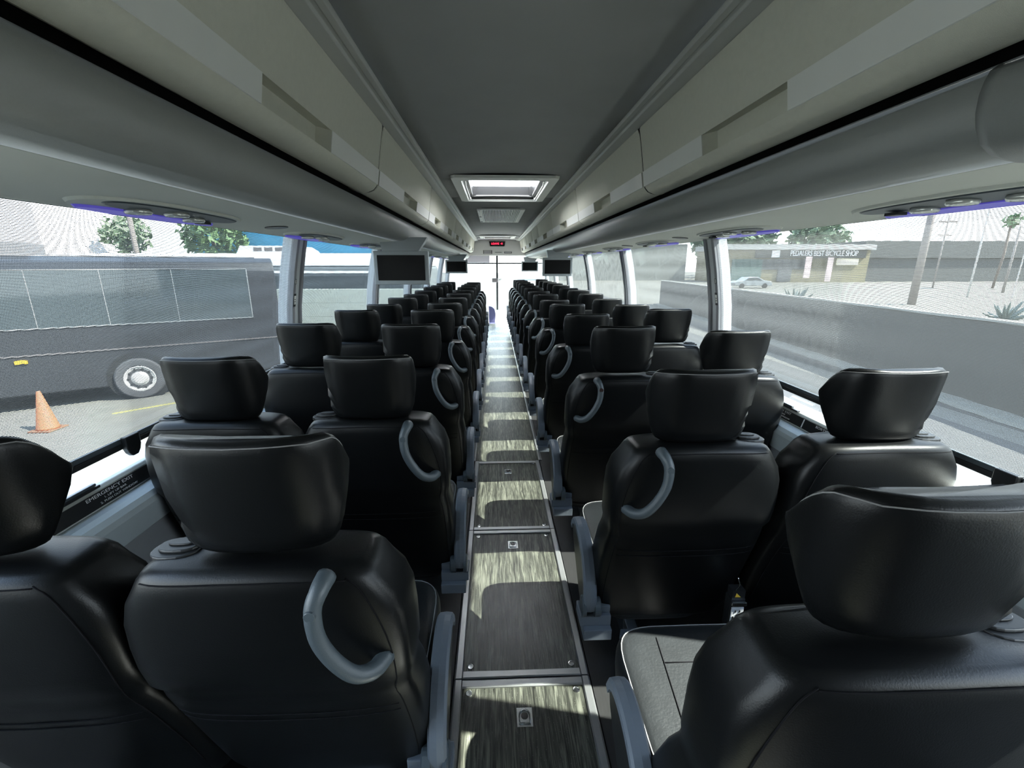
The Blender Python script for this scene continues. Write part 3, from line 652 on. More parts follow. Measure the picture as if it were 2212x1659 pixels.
def build_parts(kind, s):
    """kind: aisle / window; s: +1 right side of the coach, -1 left side (mirrored)"""
    P = []
    def add(name, mb, m, smooth=True, parent=None, key=None, bevel=0, lab=None):
        P.append((name, mb.mesh(name, m, smooth, mirror=s, bevel=bevel), parent, key or name, lab))
    add('head_restraint', hm, LEATHER)
    r9 = hr[9]; N = len(r9)
    # rear half of ring = y<0 side: indices N/2..N
    seam = [Vector(r9[j % N]) + Vector((0, -0.0012, 0.0006)) for j in range(N // 2, N + 1)]
    add('stitching', MB().tube(seam, 0.0011, 5), STITCH, parent='head_restraint', lab='pale stitching')
    add('backrest', back_mesh(), LEATHER)
    # seams on the rear of the backrest
    zz = 0.947; top = [(x, rear_y(zz, x) - 0.0008, zz - 0.016 * (x / 0.25) ** 2) for x in [(-0.150 + 0.32 * i / 16) for i in range(17)]]
    side = [(-0.150, 0.950), (-0.170, 0.930), (-0.192, 0.87), (-0.209, 0.80), (-0.211, 0.72), (-0.202, 0.675), (-0.208, 0.62), (-0.211, 0.50), (-0.209, 0.38), (-0.200, 0.29)]
    sd = [(x, rear_y(z, x) - 0.0008, z - (0.016 * (x / 0.25) ** 2 if z > 0.9 else 0)) for x, z in side]
    sm = MB().tube(top, 0.0013, 5).tube(cat(sd, 3), 0.0013, 5)
    hz = [(x, rear_y(0.615, x) - 0.0004, 0.615) for x in [(-0.20 + 0.41 * i / 14) for i in range(15)]]
    hz2 = [(x, rear_y(0.59, x) - 0.0004, 0.590) for x in [(-0.20 + 0.41 * i / 14) for i in range(15)]]
    sm.tube(hz, 0.0012, 5).tube(hz2, 0.0012, 5)
    add('seams', sm, SEAM, parent='backrest')
    # shoulder belt guide beside the head restraint, window side
    g = MB()
    for k, (w, d, z0, z1) in enumerate(((0.040, 0.030, 0.950, 0.960), (0.034, 0.021, 0.960, 0.965), (0.024, 0.011, 0.965, 0.968))):
        pts = ell(0.150 - k * 0.003, 0.005 + k * 0.004, d, w, 20, 2.4)
        g.rings([[(x, y, z0 - 0.03 * max(0, x - 0.14)) for x, y in pts], [(x * 0.98 + 0.0034, y * 0.93, z1 - 0.03 * max(0, x - 0.14)) for x, y in pts]])
    add('belt_guide', g, BLACKPL, smooth=False, bevel=0.0015)
    # cushion
    rings = []
    for z, k in ((0.345, 0.86), (0.350, 0.95), (0.37, 0.99), (0.40, 1.0), (0.435, 1.0), (0.455, 0.985), (0.466, 0.955), (0.471, 0.90), (0.473, 0.78)):
        rings.append([(x, y, z + 0.012 * ((y - 0.36) / 0.27)) for x, y in ell(0, 0.318, 0.213 * k, 0.222 * (1 - (1 - k) * 1.1), 40, 5.5)])
    add('seat_cushion', MB().rings(rings), CUSH)
    r = rings[6]; j0 = 0
    st = [Vector(p) + Vector((0, 0, 0.001)) for p in r]; st.append(st[0])
    add('piping', MB().tube(st, 0.0016, 5, cap=False), STITCH, parent='seat_cushion', lab='pale piping')
    l = MB()
    def ctop(x, y): return 0.4748 + 0.012 * ((y - 0.36) / 0.27) - (0.0075 if max(abs(x) / 0.222, abs(y - 0.318) / 0.213) > 0.9 else 0)
    for x0, x1 in ((-0.105, -0.135), (0.105, 0.135)):
        l.tube([(x0 + (x1 - x0) * i / 10, 0.512 - 0.36 * i / 10, ctop(0, 0.512 - 0.36 * i / 10) - 0.0006 - (0.006 if i == 0 else 0)) for i in range(11)], 0.0014, 5)
    l.tube([(x, 0.405, ctop(0, 0.405) - 0.0005) for x in (-0.115, -0.05, 0.05, 0.115)], 0.0014, 5)
    add('panel_seams', l, SEAM, parent='seat_cushion')
    # under-seat pan and legs
    pan = []
    for z, k in ((0.205, 0.70), (0.215, 0.82), (0.25, 0.93), (0.31, 0.97), (0.342, 0.95)):
        pan.append([(x, y, z) for x, y in ell(0, 0.325, 0.205 * k, 0.222 * k, 32, 4.5)])
    add('seat_pan', MB().rings(pan), BLACKPL)
    if kind == 'aisle':
        lg = MB().prism([(0.22, 0.0), (0.54, 0.0), (0.46, 0.04), (0.42, 0.21), (0.34, 0.21), (0.30, 0.04)], -0.06, -0.02, axis='x')
        add('leg', lg, DARKMETAL, smooth=False, bevel=0.004)
    rail = MB().box(-0.18, 0.20, 0.28, 0.32, 0.17, 0.205).box(-0.18, 0.20, 0.44, 0.48, 0.17, 0.205)
    add('frame_rail', rail, DARKMETAL, smooth=False, bevel=0.003)
    # footrest for the passenger behind
    fr = MB().prism([(-0.100, 0.150), (-0.085, 0.118), (0.0, 0.112), (0.03, 0.112), (0.175, 0.118), (0.190, 0.135), (0.19, 0.142), (0.175, 0.146), (-0.085, 0.150)], 0.125, 0.140, axis='y')
    fr = MB()
    out = [(-0.115, 0.0), (-0.095, -0.030), (-0.03, -0.036), (0.03, -0.042), (0.09, -0.036), (0.160, -0.030), (0.172, 0.0), (0.165, 0.028), (-0.105, 0.028)]
    fr.rings([[(x, 0.17 + y, 0.118) for x, y in out], [(x, 0.17 + y, 0.138) for x, y in out]])
    fr.box(-0.07, -0.03, 0.17, 0.32, 0.112, 0.118).box(-0.06, -0.04, 0.28, 0.30, 0.112, 0.20)
    add('footrest', fr, ARMPL, smooth=False, bevel=0.003)
    td = MB()
    for cx in (-0.055, 0.105):
        for i in range(8):
            for j in range(3): td.box(cx - 0.038 + i * 0.0105, cx - 0.034 + i * 0.0105, 0.152 + j * 0.012 + (i % 2) * 0.005, 0.156 + j * 0.012 + (i % 2) * 0.005, 0.138, 0.1395)
    add('tread', td, STRIP, smooth=False, parent='footrest')
    # red belt buckle
    add('belt_buckle', MB().box(-0.222 if kind == 'aisle' else 0.16, -0.200 if kind == 'aisle' else 0.182, 0.150, 0.175, 0.462, 0.515), BLACKPL, smooth=False, bevel=0.002)
    add('release_button', MB().box(-0.220 if kind == 'aisle' else 0.162, -0.202 if kind == 'aisle' else 0.180, 0.147, 0.171, 0.508, 0.519), RED, smooth=False, parent='belt_buckle', lab='red button')
    if kind == 'aisle':
        HZ = lambda z: 0.950 - (0.902 - z) * 0.84
        hp = cat([(x, rear_y(HZ(z), x) + o_, HZ(z)) for x, z, o_ in ((-0.122, 0.902, 0.004), (-0.120, 0.897, -0.020), (-0.113, 0.868, -0.032), (-0.118, 0.815, -0.040), (-0.138, 0.760, -0.041), (-0.163, 0.717, -0.036), (-0.186, 0.699, -0.020), (-0.199, 0.697, 0.008))], 5)
        n = len(hp); rad = [0.0155 - 0.0035 * math.sin(PI * i / (n - 1)) * (0.9 if i < n * 0.8 else 0.7) for i in range(n)]
        add('grab_handle', MB().tube(hp, rad, 14), GREYPL)
        i = int(n * 0.30); p = hp[i]
        cp = MB(); cp.lathe((p.x, p.y - 0.0125, p.z), [(0.0088, 0.004), (0.0088, -0.0012), (0.0078, -0.0020), (0.0, -0.0022)], 20, axis='y')
        add('screw_cap', cp, GREYPL, smooth=False, parent='grab_handle')
        # armrest: tall curved pad from a low pivot
        path = cat([(0.085, 0.330), (0.080, 0.37), (0.092, 0.42), (0.125, 0.470), (0.175, 0.510), (0.235, 0.530), (0.290, 0.528), (0.328, 0.510), (0.345, 0.480)], 4)
        rings = []
        pth = [Vector((0, p[0], p[1])) for p in [(a.x, a.y) for a in [Vector((q[0], q[1], 0)) for q in path]]] if False else None
        return P
    return P
def armrest_parts(s):
    P = []
    path2 = [(0.085, 0.330), (0.080, 0.37), (0.090, 0.42), (0.122, 0.470), (0.172, 0.508), (0.235, 0.528), (0.290, 0.527), (0.328, 0.508), (0.345, 0.478)]
    c = cat([(0, a, b) for a, b in path2], 4); rings = []
    for i, p in enumerate(c):
        d = (c[min(i + 1, len(c) - 1)] - c[max(i - 1, 0)]).normalized(); nrm = Vector((0, -d.z, d.y))
        if nrm.z < 0 and d.y > 0: nrm = -nrm
        nrm = Vector((0, -d.z, d.y))
        w = 0.021; th = 0.013
        rings.append([Vector((-0.252 + a * w, p.y, p.z)) + nrm * (b * th) for a, b in ((-1, -0.9), (-1, 0.4), (-0.75, 0.85), (0, 1.0), (0.75, 0.85), (1, 0.4), (1, -0.9))])
    P.append(('armrest', MB().rings(rings).mesh('armrest', ARMPL, False, mirror=s), None, 'armrest', None))
    # side plate between pad and pivot
    poly = [(a, b - 0.010) for a, b in path2[1:]] + [(0.335, 0.44), (0.30, 0.405), (0.25, 0.36), (0.20, 0.315), (0.15, 0.285), (0.105, 0.285)]
    P.append(('side_plate', MB().prism(poly, -0.266, -0.246, axis='x').mesh('side_plate', BLACKPL, False, mirror=s, bevel=0.004), 'armrest', 'side_plate', None))
    P.append(('pivot', MB().lathe((-0.276, 0.095, 0.335), [(0.030, 0.0), (0.034, 0.004), (0.034, 0.012)], 24, axis='x').lathe((-0.236, 0.095, 0.335), [(0.034, 0.0), (0.034, 0.018), (0.028, 0.022)], 24, axis='x').mesh('pivot', GREYPL, False, mirror=s), 'armrest', 'pivot', None))
    b = MB().box(-0.282, -0.180, 0.075, 0.150, 0.272, 0.310).box(-0.272, -0.180, 0.055, 0.140, 0.232, 0.272).box(-0.222, -0.180, 0.09, 0.150, 0.31, 0.335)
    P.append(('armrest_mount', b.mesh('armrest_mount', ARMPL, False, mirror=s, bevel=0.003), None, 'armrest_mount', None))
    return P
LIB = {}
for s in (1, -1):
    LIB[('aisle', s)] = build_parts('aisle', s) + armrest_parts(s)
    LIB[('window', s)] = build_parts('window', s)
NOCAP = mat('open_screw_hole', (0.02, 0.004, 0.004), 0.5)
def place_seat(kind, s, x, y, label, group, hd=0.0, rz=0.0, far=False, nocap=False, nohandle=False):
    t = thing('coach_seat', label, 'seat', (x, y, 0), rz, group)
    made = {}
    for name, me, parent, key, lab in LIB[(kind, s)]:
        if far and name in ('tread', 'screw_cap', 'panel_seams', 'frame_rail'): continue
        if nohandle and name in ('grab_handle', 'screw_cap'): continue
        if nocap and name == 'screw_cap':
            me = me.copy(); me.materials.clear(); me.materials.append(NOCAP)
        o = bpy.data.objects.new(name, me); COL.objects.link(o)
        o.parent = made[parent] if parent else t
        if lab: o['label'] = lab
        if name == 'head_restraint':
            o.location = (0, 0, hd)
            md = None
        made[key] = o
    return t
rowsR = [0.46, 1.125, 1.875, 2.65] + [3.385 + 0.735 * i for i in range(10)]
rowsL = [0.672, 1.36, 2.08, 2.83] + [3.55 + 0.73 * i for i in range(8)]
random.seed(3)
for s, rows, side in ((1, rowsR, 'right'), (-1, rowsL, 'left')):
    for k, y in enumerate(rows):
        for kind, x in (('aisle', 0.468 if s > 0 else 0.474), ('window', 0.962 if s > 0 else 0.948)):
            if s > 0 and k == 2 and kind == 'aisle': lab = 'third black leather aisle seat on the right, its grab handle missing a screw cap'
            elif k == 0 and kind == 'aisle': lab = 'huge foreground black leather seat at the bottom %s beside the aisle' % ('right' if s > 0 else 'left of centre')
            elif k == 0: lab = ('black leather window seat cut by the left picture edge' if s < 0 else 'black leather window seat beside the nearest right seat, beyond the picture edge')
            elif k == 1 and s > 0 and kind == 'aisle': lab = 'second right aisle seat, white power outlet hanging at its lower corner'
            elif k == len(rows) - 1: lab = 'farthest black leather %s seat on the %s side, last before the front' % (kind, side)
            else: lab = '%s black leather seat from the viewer in the %s %s column' % (ordn[k], side, kind)
            hd = random.uniform(-0.008, 0.008)
            hd -= 0.012 * min(max(0, k - 2), 3)
            if s > 0 and k == 2: hd = 0.014 if kind == 'aisle' else -0.006
            if s < 0 and k == 0: hd = 0.012
            if s > 0 and k == 0: hd = 0.018
            if s > 0 and k == 3 and kind == 'window': hd = 0.012
            if s > 0 and k == 0: x -= 0.03
            place_seat(kind, s, s * x, y + (0 if kind == 'aisle' else random.uniform(-0.012, 0.012)), lab, '%s %s seats' % (side, kind), hd, 0, far=k > 4, nocap=(s > 0 and k == 2), nohandle=(s > 0 and k == 0))
# power outlet hanging between the second pair of right-hand seats
t = thing('power_outlet', 'white power outlet on black bracket hanging between two right seats', 'outlet', (0.664, 1.135, 0.418))
MB().box(-0.022, 0.024, 0.0, 0.035, -0.115, 0.0).obj('housing', BLACKPL, t, bevel=0.003)
fp = MB().box(-0.019, 0.020, -0.004, 0.0, -0.100, -0.028).obj('face_plate', WHITE, t, bevel=0.0015)
q = MB()
for z in (-0.042, -0.083): q.box(-0.008, -0.005, -0.0055, -0.004, z - 0.004, z + 0.004).box(0.006, 0.009, -0.0055, -0.004, z - 0.004, z + 0.004).box(-0.002, 0.003, -0.0055, -0.004, z - 0.013, z - 0.010)
q.box(-0.014, -0.010, -0.0055, -0.004, -0.070, -0.060).box(0.011, 0.015, -0.0055, -0.004, -0.070, -0.060)
q.obj('sockets', BLACKPL, fp)
MB().box(-0.023, 0.025, -0.010, 0.0, -0.020, -0.006).obj('rim', CHROME, t, bevel=0.003)
MB().prism([(-0.012, 0.008), (0.006, 0.008), (-0.008, 0.022)], -0.001, 0.001).obj('warning_label', mat('yellow_label', (0.75, 0.5, 0.05), 0.6), t)
MB().box(-0.020, 0.020, 0.0, 0.03, 0.0, 0.03).obj('bracket', BLACKPL, t)
MB().tube(cat([(-0.012, 0.002, 0.03), (-0.006, -0.006, 0.055), (-0.012, -0.002, 0.08)], 5), 0.0018, 6).obj('cable', CHROME, t, smooth=True)

# ------------------------------------------------------------------ outside
GZ = -1.45
def ground_mat(name, c1, c2, sc):
    m = mat(name, c1, 0.9); nt = m.node_tree
    mx = [n for n in nt.nodes if n.type == 'MIX_RGB'][0]; mx.inputs[1].default_value = (*c1, 1); mx.inputs[2].default_value = (*c2, 1)
    n = [n for n in nt.nodes if n.type == 'TEX_NOISE'][0]; n.inputs['Scale'].default_value = sc; n.inputs['Detail'].default_value = 6
    return m
CONC = ground_mat('yard_concrete', (0.068, 0.066, 0.057), (0.125, 0.12, 0.104), 3.0)
DIRT = ground_mat('dry_dirt', (0.05, 0.047, 0.038), (0.125, 0.117, 0.093), 0.8)
struct(MB().box(-80, 9.3, -40, 200, GZ - 0.2, GZ).obj('ground_yard', CONC))
struct(MB().box(10.6, 160, -40, 220, GZ - 0.2, GZ + 0.01).obj('ground_lot', DIRT))
struct(MB().box(9.3, 10.6, -40, 200, GZ - 0.2, GZ - 0.005).obj('ground_gutter', mat('grey_asphalt', (0.03, 0.03, 0.03), 0.9, var=0.3, vscale=4)))
# painted yellow line
o = MB().box(-9.2, -3.2, 0, 0.10, 0, 0.004).obj('floor_marking', mat('yellow_paint', (0.28, 0.25, 0.06), 0.8)); o.location = (-1.0, 15.0, GZ); o.rotation_euler = (0, 0, math.radians(43)); struct(o)
# traffic cone
t = thing('traffic_cone', 'faded orange traffic cone on the concrete beside the parked black bus', 'traffic cone', (-8.18, 7.9, GZ))
ORG = mat('faded_orange', (0.32, 0.095, 0.04), 0.7, var=0.15, vscale=8)
MB().lathe((0, 0, 0.03), [(0.17, 0.0), (0.155, 0.03), (0.03, 0.68), (0.025, 0.69)], 28).obj('body', ORG, t, smooth=True)
MB().box(-0.19, 0.19, -0.19, 0.19, 0.0, 0.03).obj('base', mat('cone_base', (0.16, 0.07, 0.04), 0.8), t, bevel=0.01)
# parked black bus on the left, angled
BB = mat('black_coachwork', (0.02, 0.021, 0.024), 0.35, var=0.3, vscale=0.6, spec=0.4)
BG = mat('tinted_coach_glass', (0.035, 0.045, 0.05), 0.05, var=0.2, vscale=0.8, spec=0.8)
t = thing('parked_bus', 'black bus parked at an angle beyond the nearest left window', 'bus', (-9.7, 8.9, GZ), math.atan2(0.525, 0.85))
# local: +X along its side to the right, side face at y=0, body behind it (+Y)
body = MB().prism([(0.0, 0.32), (0.0, 2.0), (0.03, 2.75), (0.12, 2.95), (0.35, 3.05), (2.1, 3.05), (2.33, 2.95), (2.42, 2.75), (2.45, 2.0), (2.45, 0.32)], -6.5, 4.95, axis='x')
# prism axis x: poly = (y, z)
body.obj('body', BB, t, bevel=0.03)
MB().box(-6.3, 4.35, -0.012, 0.0, 1.66, 2.80).obj('window_band', BG, t)
q = MB().box(-6.3, 4.35, -0.020, -0.012, 1.645, 1.665).box(-6.3, 4.35, -0.020, -0.012, 2.79, 2.805).box(4.34, 4.36, -0.02, -0.012, 1.65, 2.80)
for x in (-3.6, -1.2, 0.6, 1.7, 2.9): q.box(x, x + 0.012, -0.018, -0.012, 1.66, 2.8)
q.obj('window_trim', ALU, t)
MB().box(-6.4, 4.9, -0.02, 0.0, 1.12, 1.145).obj('side_moulding', SIGN, t)
MB().box(-6.0, 4.6, 0.4, 2.0, 3.05, 3.08).box(-4.5, 0.6, 0.5, 2.0, 3.05, 3.33).obj('roof_unit', mat('roof_unit_grey', (0.15, 0.15, 0.16), 0.6), t, bevel=0.05)
MB().box(0.15, 0.33, -0.03, -0.0, 0.98, 1.05).obj('marker_lamp', mat('amber_lens', (0.9, 0.45, 0.02), 0.3), t)
for xw in (2.0, -4.4):
    MB().lathe((xw, 0.03, 0.47), [(0.56, 0.0), (0.56, -0.045), (0.50, -0.047)], 40, axis='y').obj('wheel_arch', BLACK, t)
    MB().lathe((xw, -0.02, 0.45), [(0.45, 0.10), (0.45, -0.04), (0.42, -0.07), (0.30, -0.07), (0.285, -0.05)], 40, axis='y').obj('tyre', mat('tyre_rubber', (0.045, 0.045, 0.048), 0.8), t, smooth=False)
    RIM = mat('rim_alloy', (0.45, 0.45, 0.44), 0.4, 0.3)
    r = MB().lathe((xw, -0.075, 0.45), [(0.285, 0.02), (0.285, -0.012), (0.265, -0.018), (0.255, 0.0), (0.17, 0.012), (0.12, -0.02), (0.10, -0.05), (0.0, -0.055)], 40, axis='y').obj('rim', RIM, t)
    h = MB()
    for i in range(10):
        a = 2 * PI * i / 10; h.lathe((xw + 0.212 * math.cos(a), -0.072, 0.45 + 0.212 * math.sin(a)), [(0.024, 0), (0.024, -0.006)], 12, axis='y')
    h.obj('rim_holes', BLACK, r)
# white-roofed coach behind
WHT = mat('white_coachwork', (0.75, 0.75, 0.74), 0.4)
t = thing('white_roofed_coach', 'dark coach with a white roof standing behind the black bus', 'bus', (-9.5, 17.5, GZ))
MB().box(-7.5, 7.0, 0, 2.4, 0.35, 2.85).obj('body', mat('slate_coachwork', (0.11, 0.125, 0.13), 0.4), t, bevel=0.08)
MB().prism([(0.0, 2.85), (0.02, 3.15), (0.2, 3.32), (2.2, 3.32), (2.38, 3.15), (2.4, 2.85)], -7.5, 7.0, axis='x').obj('roof', WHT, t, bevel=0.04)
MB().prism([(-0.3, 3.32), (-0.15, 3.60), (1.9, 3.60), (2.15, 3.45), (2.25, 3.32)], 0.4, 2.0).obj('roof_unit', WHT, t)
q = MB()
for i in range(4): q.box(0.35 + i * 0.4, 0.65 + i * 0.4, 0.38, 0.41, 3.40, 3.54)
q.obj('roof_unit_grilles', SIGN, t)
MB().box(-7.4, 6.9, -0.02, 0.0, 2.60, 2.68).obj('side_stripe', WHT, t)
MB().box(-7.4, 6.9, -0.01, 0.0, 1.5, 2.5).obj('window_band', BG, t)
t = thing('block_wall', 'pale concrete block wall seen past the second left window', 'wall', (-12, 14.6, GZ))
q = MB(); 
for i in range(5): q.box(0, 12.5, 0, 0.2, i * 0.43 + 0.005, i * 0.43 + 0.43)
q.obj('blocks', mat('pale_block', (0.33, 0.36, 0.32), 0.9, var=0.1, vscale=3), t)
# blue building and trees beyond
tag(MB().box(-24, -6.5, 38, 44, GZ, 4.9).obj('blue_building', mat('blue_render', (0.03, 0.20, 0.34), 0.8, var=0.35, vscale=0.5)), 'bright blue painted building wall above the white-roofed coach', 'building')
tag(MB().box(-46, -30, 32, 42, GZ, 8).box(-46, -30, 31.8, 32, 7.9, 8.1).obj('pale_building', mat('pale_render', (0.78, 0.74, 0.76), 0.8)), 'pale tall building behind the black bus at the left edge', 'building')
t = thing('utility_pole', 'grey utility pole standing beyond the parked bus', 'pole', (-22.5, 30, GZ))
MB().lathe((0, 0, 0), [(0.16, 0), (0.12, 8.5)], 12).obj('shaft', mat('weathered_pole', (0.22, 0.19, 0.17), 0.9, var=0.2), t, smooth=True)
MB().box(-1.0, 1.0, -0.05, 0.05, 7.9, 8.02).obj('crossarm', mat('weathered_pole', (0.22, 0.19, 0.17)), t)
# foliage clumps
def foliage(c, r, n, m, parent, sq=0.8, leaf=0.35, seed=1):
    rnd = random.Random(seed); q = MB()
    for i in range(n):
        while True:
            p = Vector((rnd.uniform(-1, 1), rnd.uniform(-1, 1), rnd.uniform(-1, 1)))
            if 0.35 < p.length < 1: break
        p = Vector((c[0] + p.x * r, c[1] + p.y * r * 0.6, c[2] + p.z * r * sq))
        a, b, d = (Vector((rnd.uniform(-1, 1), rnd.uniform(-1, 1), rnd.uniform(-1, 1))) * leaf for _ in range(3))
        q.add([p + a, p + b, p + d, p - a * 0.6], [(0, 1, 2), (0, 2, 3)])
    return q.obj('foliage', m, parent)
GRN = mat('tree_leaves', (0.10, 0.17, 0.07), 0.8, var=0.4, vscale=1)
GRN2 = mat('dusty_leaves', (0.16, 0.22, 0.13), 0.8, var=0.4, vscale=1)
BARK = mat('bark', (0.12, 0.09, 0.07), 0.9)
def tree(x, y, h, r, label, m, seed, n=500, grp=None):
    t = thing('tree', label, 'tree', (x, y, GZ), 0, grp)
    MB().lathe((0, 0, 0), [(r * 0.09, 0), (r * 0.05, h - r * 0.3)], 10).obj('trunk', BARK, t, smooth=True)
    foliage((0, 0, h - r * 0.6), r, n, m, t, 0.75, r * 0.16, seed)
tree(-21.2, 36, 6.4, 2.4, 'leafy green tree between the pole and the blue building', GRN, 5)
tree(-27.5, 36, 6.2, 1.8, 'small yellowish green tree left of the utility pole', GRN2, 6)
# right: boundary wall with curb, lot beyond
def pline(d): return 10.0 + 0.097 * (d - 7.9)
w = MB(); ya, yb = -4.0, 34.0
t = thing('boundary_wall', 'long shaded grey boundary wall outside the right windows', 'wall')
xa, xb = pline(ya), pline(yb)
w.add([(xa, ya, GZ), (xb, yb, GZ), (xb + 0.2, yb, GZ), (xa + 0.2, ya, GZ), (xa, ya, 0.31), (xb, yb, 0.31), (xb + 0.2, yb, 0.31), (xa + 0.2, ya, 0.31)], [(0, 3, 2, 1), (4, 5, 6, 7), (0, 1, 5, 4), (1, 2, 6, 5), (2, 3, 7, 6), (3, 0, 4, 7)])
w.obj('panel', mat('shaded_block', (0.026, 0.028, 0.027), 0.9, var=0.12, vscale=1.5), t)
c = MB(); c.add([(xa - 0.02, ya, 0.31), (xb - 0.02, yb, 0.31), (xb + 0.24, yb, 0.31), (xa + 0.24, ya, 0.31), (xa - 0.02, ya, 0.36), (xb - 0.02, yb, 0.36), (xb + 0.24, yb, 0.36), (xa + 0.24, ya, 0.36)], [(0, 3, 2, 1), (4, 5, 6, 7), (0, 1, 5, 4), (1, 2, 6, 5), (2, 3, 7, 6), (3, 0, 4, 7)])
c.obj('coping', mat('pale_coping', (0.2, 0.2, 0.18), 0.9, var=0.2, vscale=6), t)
c = MB(); c.add([(xa - 0.5, ya, GZ), (xb - 0.5, yb, GZ), (xb, yb, GZ), (xa, ya, GZ), (xa - 0.45, ya, GZ + 0.06), (xb - 0.45, yb, GZ + 0.06), (xb, yb, GZ + 0.08), (xa, ya, GZ + 0.08)], [(0, 3, 2, 1), (4, 5, 6, 7), (0, 1, 5, 4), (1, 2, 6, 5), (2, 3, 7, 6), (3, 0, 4, 7)])
tag(c.obj('curb', mat('pale_curb', (0.12, 0.12, 0.105), 0.9, var=0.15, vscale=4)), 'pale concrete curb strip along the foot of the grey wall', 'curb')
struct(MB().box(5.6, 8.6, -10, 40, GZ, GZ + 0.006).obj('ground_strip', mat('grey_asphalt_b', (0.04, 0.04, 0.04), 0.9, var=0.25, vscale=3)))
# shop
t = thing('bicycle_shop', 'low tan shop with dark sign band and white bicycle shop lettering', 'shop', (0, 80, GZ))
TAN = mat('tan_stucco', (0.15, 0.13, 0.07), 0.9, var=0.1, vscale=0.5)
DSG = mat('sign_band', (0.035, 0.035, 0.03), 0.8)
MB().box(41, 67, 0, 12, 0, 5.6).obj('walls', TAN, t)
MB().box(40.5, 67.3, -0.8, 12, 5.6, 6.5).obj('fascia', mat('white_fascia', (0.28, 0.28, 0.27), 0.8), t)
MB().box(46, 66, -0.4, 0, 4.2, 5.6).obj('sign_band', DSG, t)
MB().box(48.8, 50.2, -0.5, -0.4, 4.3, 5.5).obj('sign_square', WHT, t)
text('lettering', 'PEDALERS BEST BICYCLE SHOP', WHITE, 1.35, t, basis((58.2, -0.5, 4.95), (1, 0, 0), (0, 0, 1)), 0.05, sx=0.66)
MB().box(42.0, 47.5, -0.15, 0, 0.2, 4.0).obj('green_shopfront', mat('green_front', (0.04, 0.085, 0.075), 0.6), t)
MB().box(47.5, 56.5, -0.15, 0, 2.2, 4.0).box(50.5, 53, -0.2, 0, 0.1, 4.0).obj('shop_window', mat('shop_glass', (0.05, 0.055, 0.06), 0.2), t)
MB().box(61, 65, -0.15, 0, 3.0, 4.1).obj('hanging_sign', mat('cream_sign', (0.75, 0.7, 0.5), 0.7), t)
MB().box(54.6, 55.7, -1.2, -1.1, 0.8, 4.4).box(58.6, 59.6, -1.2, -1.1, 0.2, 4.3).obj('banner', mat('faded_banner', (0.6, 0.45, 0.45), 0.8), t)
tag(MB().box(67.5, 130, 82, 100, GZ, 5.8).box(67.5, 130, 81.6, 82, 2.8, 3.2).obj('grey_warehouse', mat('grey_warehouse', (0.04, 0.042, 0.04), 0.85, var=0.15, vscale=0.2)), 'long grey warehouse to the right of the bicycle shop', 'building')
tag(MB().box(11, 38, 90, 100, GZ, 5.5).obj('pale_block', mat('pale_shopfronts', (0.14, 0.145, 0.13), 0.85, var=0.3, vscale=0.3)), 'pale row of low buildings left of the bicycle shop', 'building')
for i, (x, y, h, r, lb) in enumerate(((56, 110, 12.5, 8, 'round green tree behind the left end of the shop roof'), (72, 131, 16.5, 9, 'broad green tree behind the middle of the shop roof'), (83, 116, 13, 8, 'green tree behind the right end of the shop roof'), (41, 128, 14, 9, 'pale green tree seen past the window pillar'), (30, 110, 13, 9, 'green tree seen through the second right window'))):
    tree(x, y, h, r, lb, GRN2, 20 + i, 700)
# car
t = thing('parked_car', 'silver parked sedan in front of the bicycle shop', 'car', (33.7, 58, GZ))
SIL = mat('silver_paint', (0.3, 0.32, 0.33), 0.3, 0.5)
MB().prism([(-2.45, 0.35), (-2.5, 0.75), (-2.2, 0.92), (-1.4, 0.98), (-0.75, 1.42), (0.5, 1.45), (1.4, 1.02), (2.3, 0.92), (2.5, 0.6), (2.45, 0.35)], 0, 1.8).obj('body', SIL, t, bevel=0.06)
MB().prism([(-1.2, 1.0), (-0.7, 1.36), (0.45, 1.38), (1.15, 1.02)], -0.01, 0.02).obj('side_glass', BG, t)
for x in (-1.55, 1.5): MB().lathe((x, -0.02, 0.33), [(0.33, 0.15), (0.33, -0.01), (0.2, -0.02), (0.05, -0.03)], 20, axis='y').obj('wheel', BLACK, t)
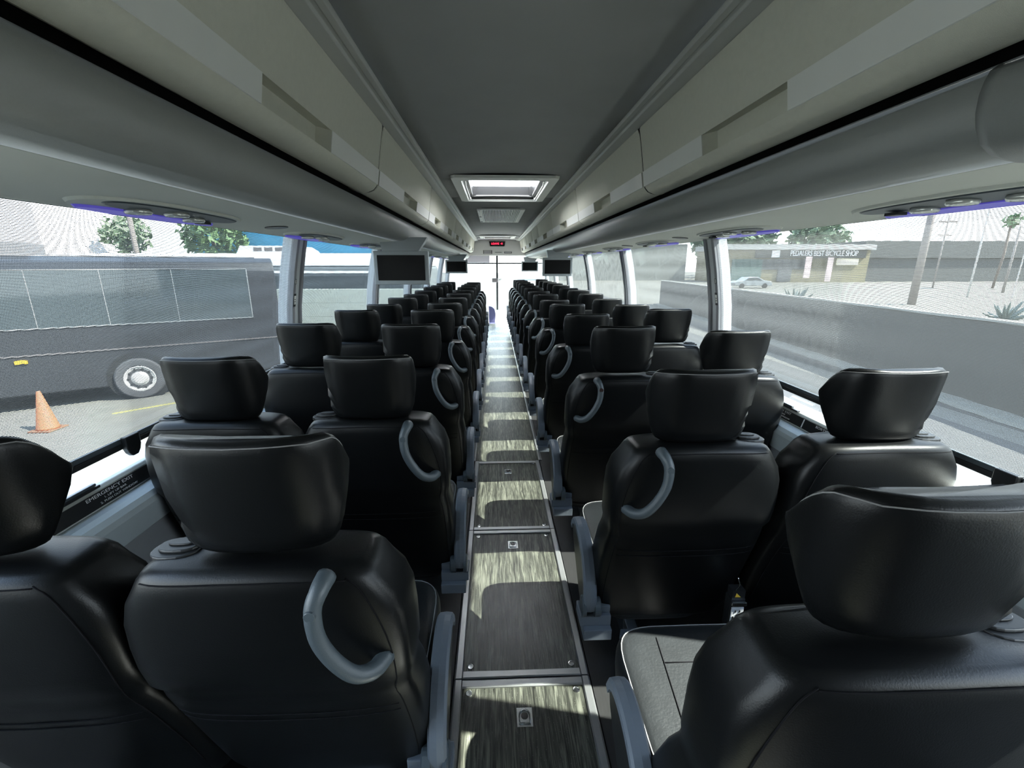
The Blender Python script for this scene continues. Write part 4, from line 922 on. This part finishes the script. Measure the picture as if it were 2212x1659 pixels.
# poles, flag, palm, agaves
def pole(x, y, h, r, lab, m=None, cross=False):
    t = thing('street_pole', lab, 'pole', (x, y, GZ)); m = m or mat('weathered_pole', (0.22, 0.19, 0.17))
    MB().lathe((0, 0, 0), [(r, 0), (r * 0.75, h)], 12).obj('shaft', m, t, smooth=True)
    if cross: MB().box(-1.2, 1.2, -0.06, 0.06, h - 0.8, h - 0.6).box(-0.9, 0.9, -0.06, 0.06, h - 2.4, h - 2.25).obj('crossarm', m, t)
pole(31.6, 33, 9.5, 0.27, 'thick wooden utility pole in the dirt lot beyond the wall')
pole(58, 58, 9.0, 0.10, 'distant thin pole with crossarms left of the thick pole', cross=True)
pole(44.6, 41, 8.8, 0.08, 'thin pale lamp post right of the thick wooden pole', mat('pale_post', (0.5, 0.5, 0.48), 0.6))
pole(55, 47, 6.9, 0.12, 'short dark post near the right picture edge')
t = thing('palm_tree', 'slim palm tree near the right picture edge', 'palm tree', (64, 56, GZ))
MB().tube([(0, 0, 0), (0.3, 0, 4), (0.2, 0, 8.0)], 0.13, 8).obj('trunk', BARK, t, smooth=True)
foliage((0.2, 0, 8.3), 0.9, 90, GRN, t, 0.9, 0.4, 9)
t = thing('flag', 'red and white flag at the right picture edge', 'flag', (47.3, 39.5, GZ))
MB().lathe((-0.05, 0, 0), [(0.05, 0), (0.04, 9.3)], 10).obj('staff', mat('pale_post', (0.5, 0.5, 0.48)), t)
fl = MB(); 
for i in range(4): fl.box(0, 2.0, -0.02, 0.02, 8.25 + i * 0.26, 8.38 + i * 0.26)
fl.obj('red_stripes', mat('flag_red', (0.5, 0.06, 0.05), 0.8), t)
fl = MB(); 
for i in range(3): fl.box(0, 2.0, -0.015, 0.015, 8.38 + i * 0.26, 8.51 + i * 0.26)
fl.obj('white_stripes', WHITE, t)
def agave(x, y, r, lab, seed):
    t = thing('agave_plant', lab, 'plant', (x, y, GZ)); rnd = random.Random(seed); q = MB()
    for i in range(22):
        a = rnd.uniform(0, 2 * PI); e = rnd.uniform(0.3, 1.3); d = Vector((math.cos(a) * math.cos(e), math.sin(a) * math.cos(e), math.sin(e))) * r * rnd.uniform(0.8, 1.1)
        q.tube([(0, 0, 0), d * 0.4, d * 0.8 , d], [0.05 * r, 0.075 * r, 0.04 * r, 0.004], 6)
    q.obj('leaves', mat('agave_grey_green', (0.07, 0.095, 0.085), 0.6), t)
agave(20.8, 30.5, 1.5, 'spiky agave above the wall in front of the parked car', 3)
agave(26.9, 22.6, 1.2, 'grey-green agave above the wall to the right of the wooden pole', 4)
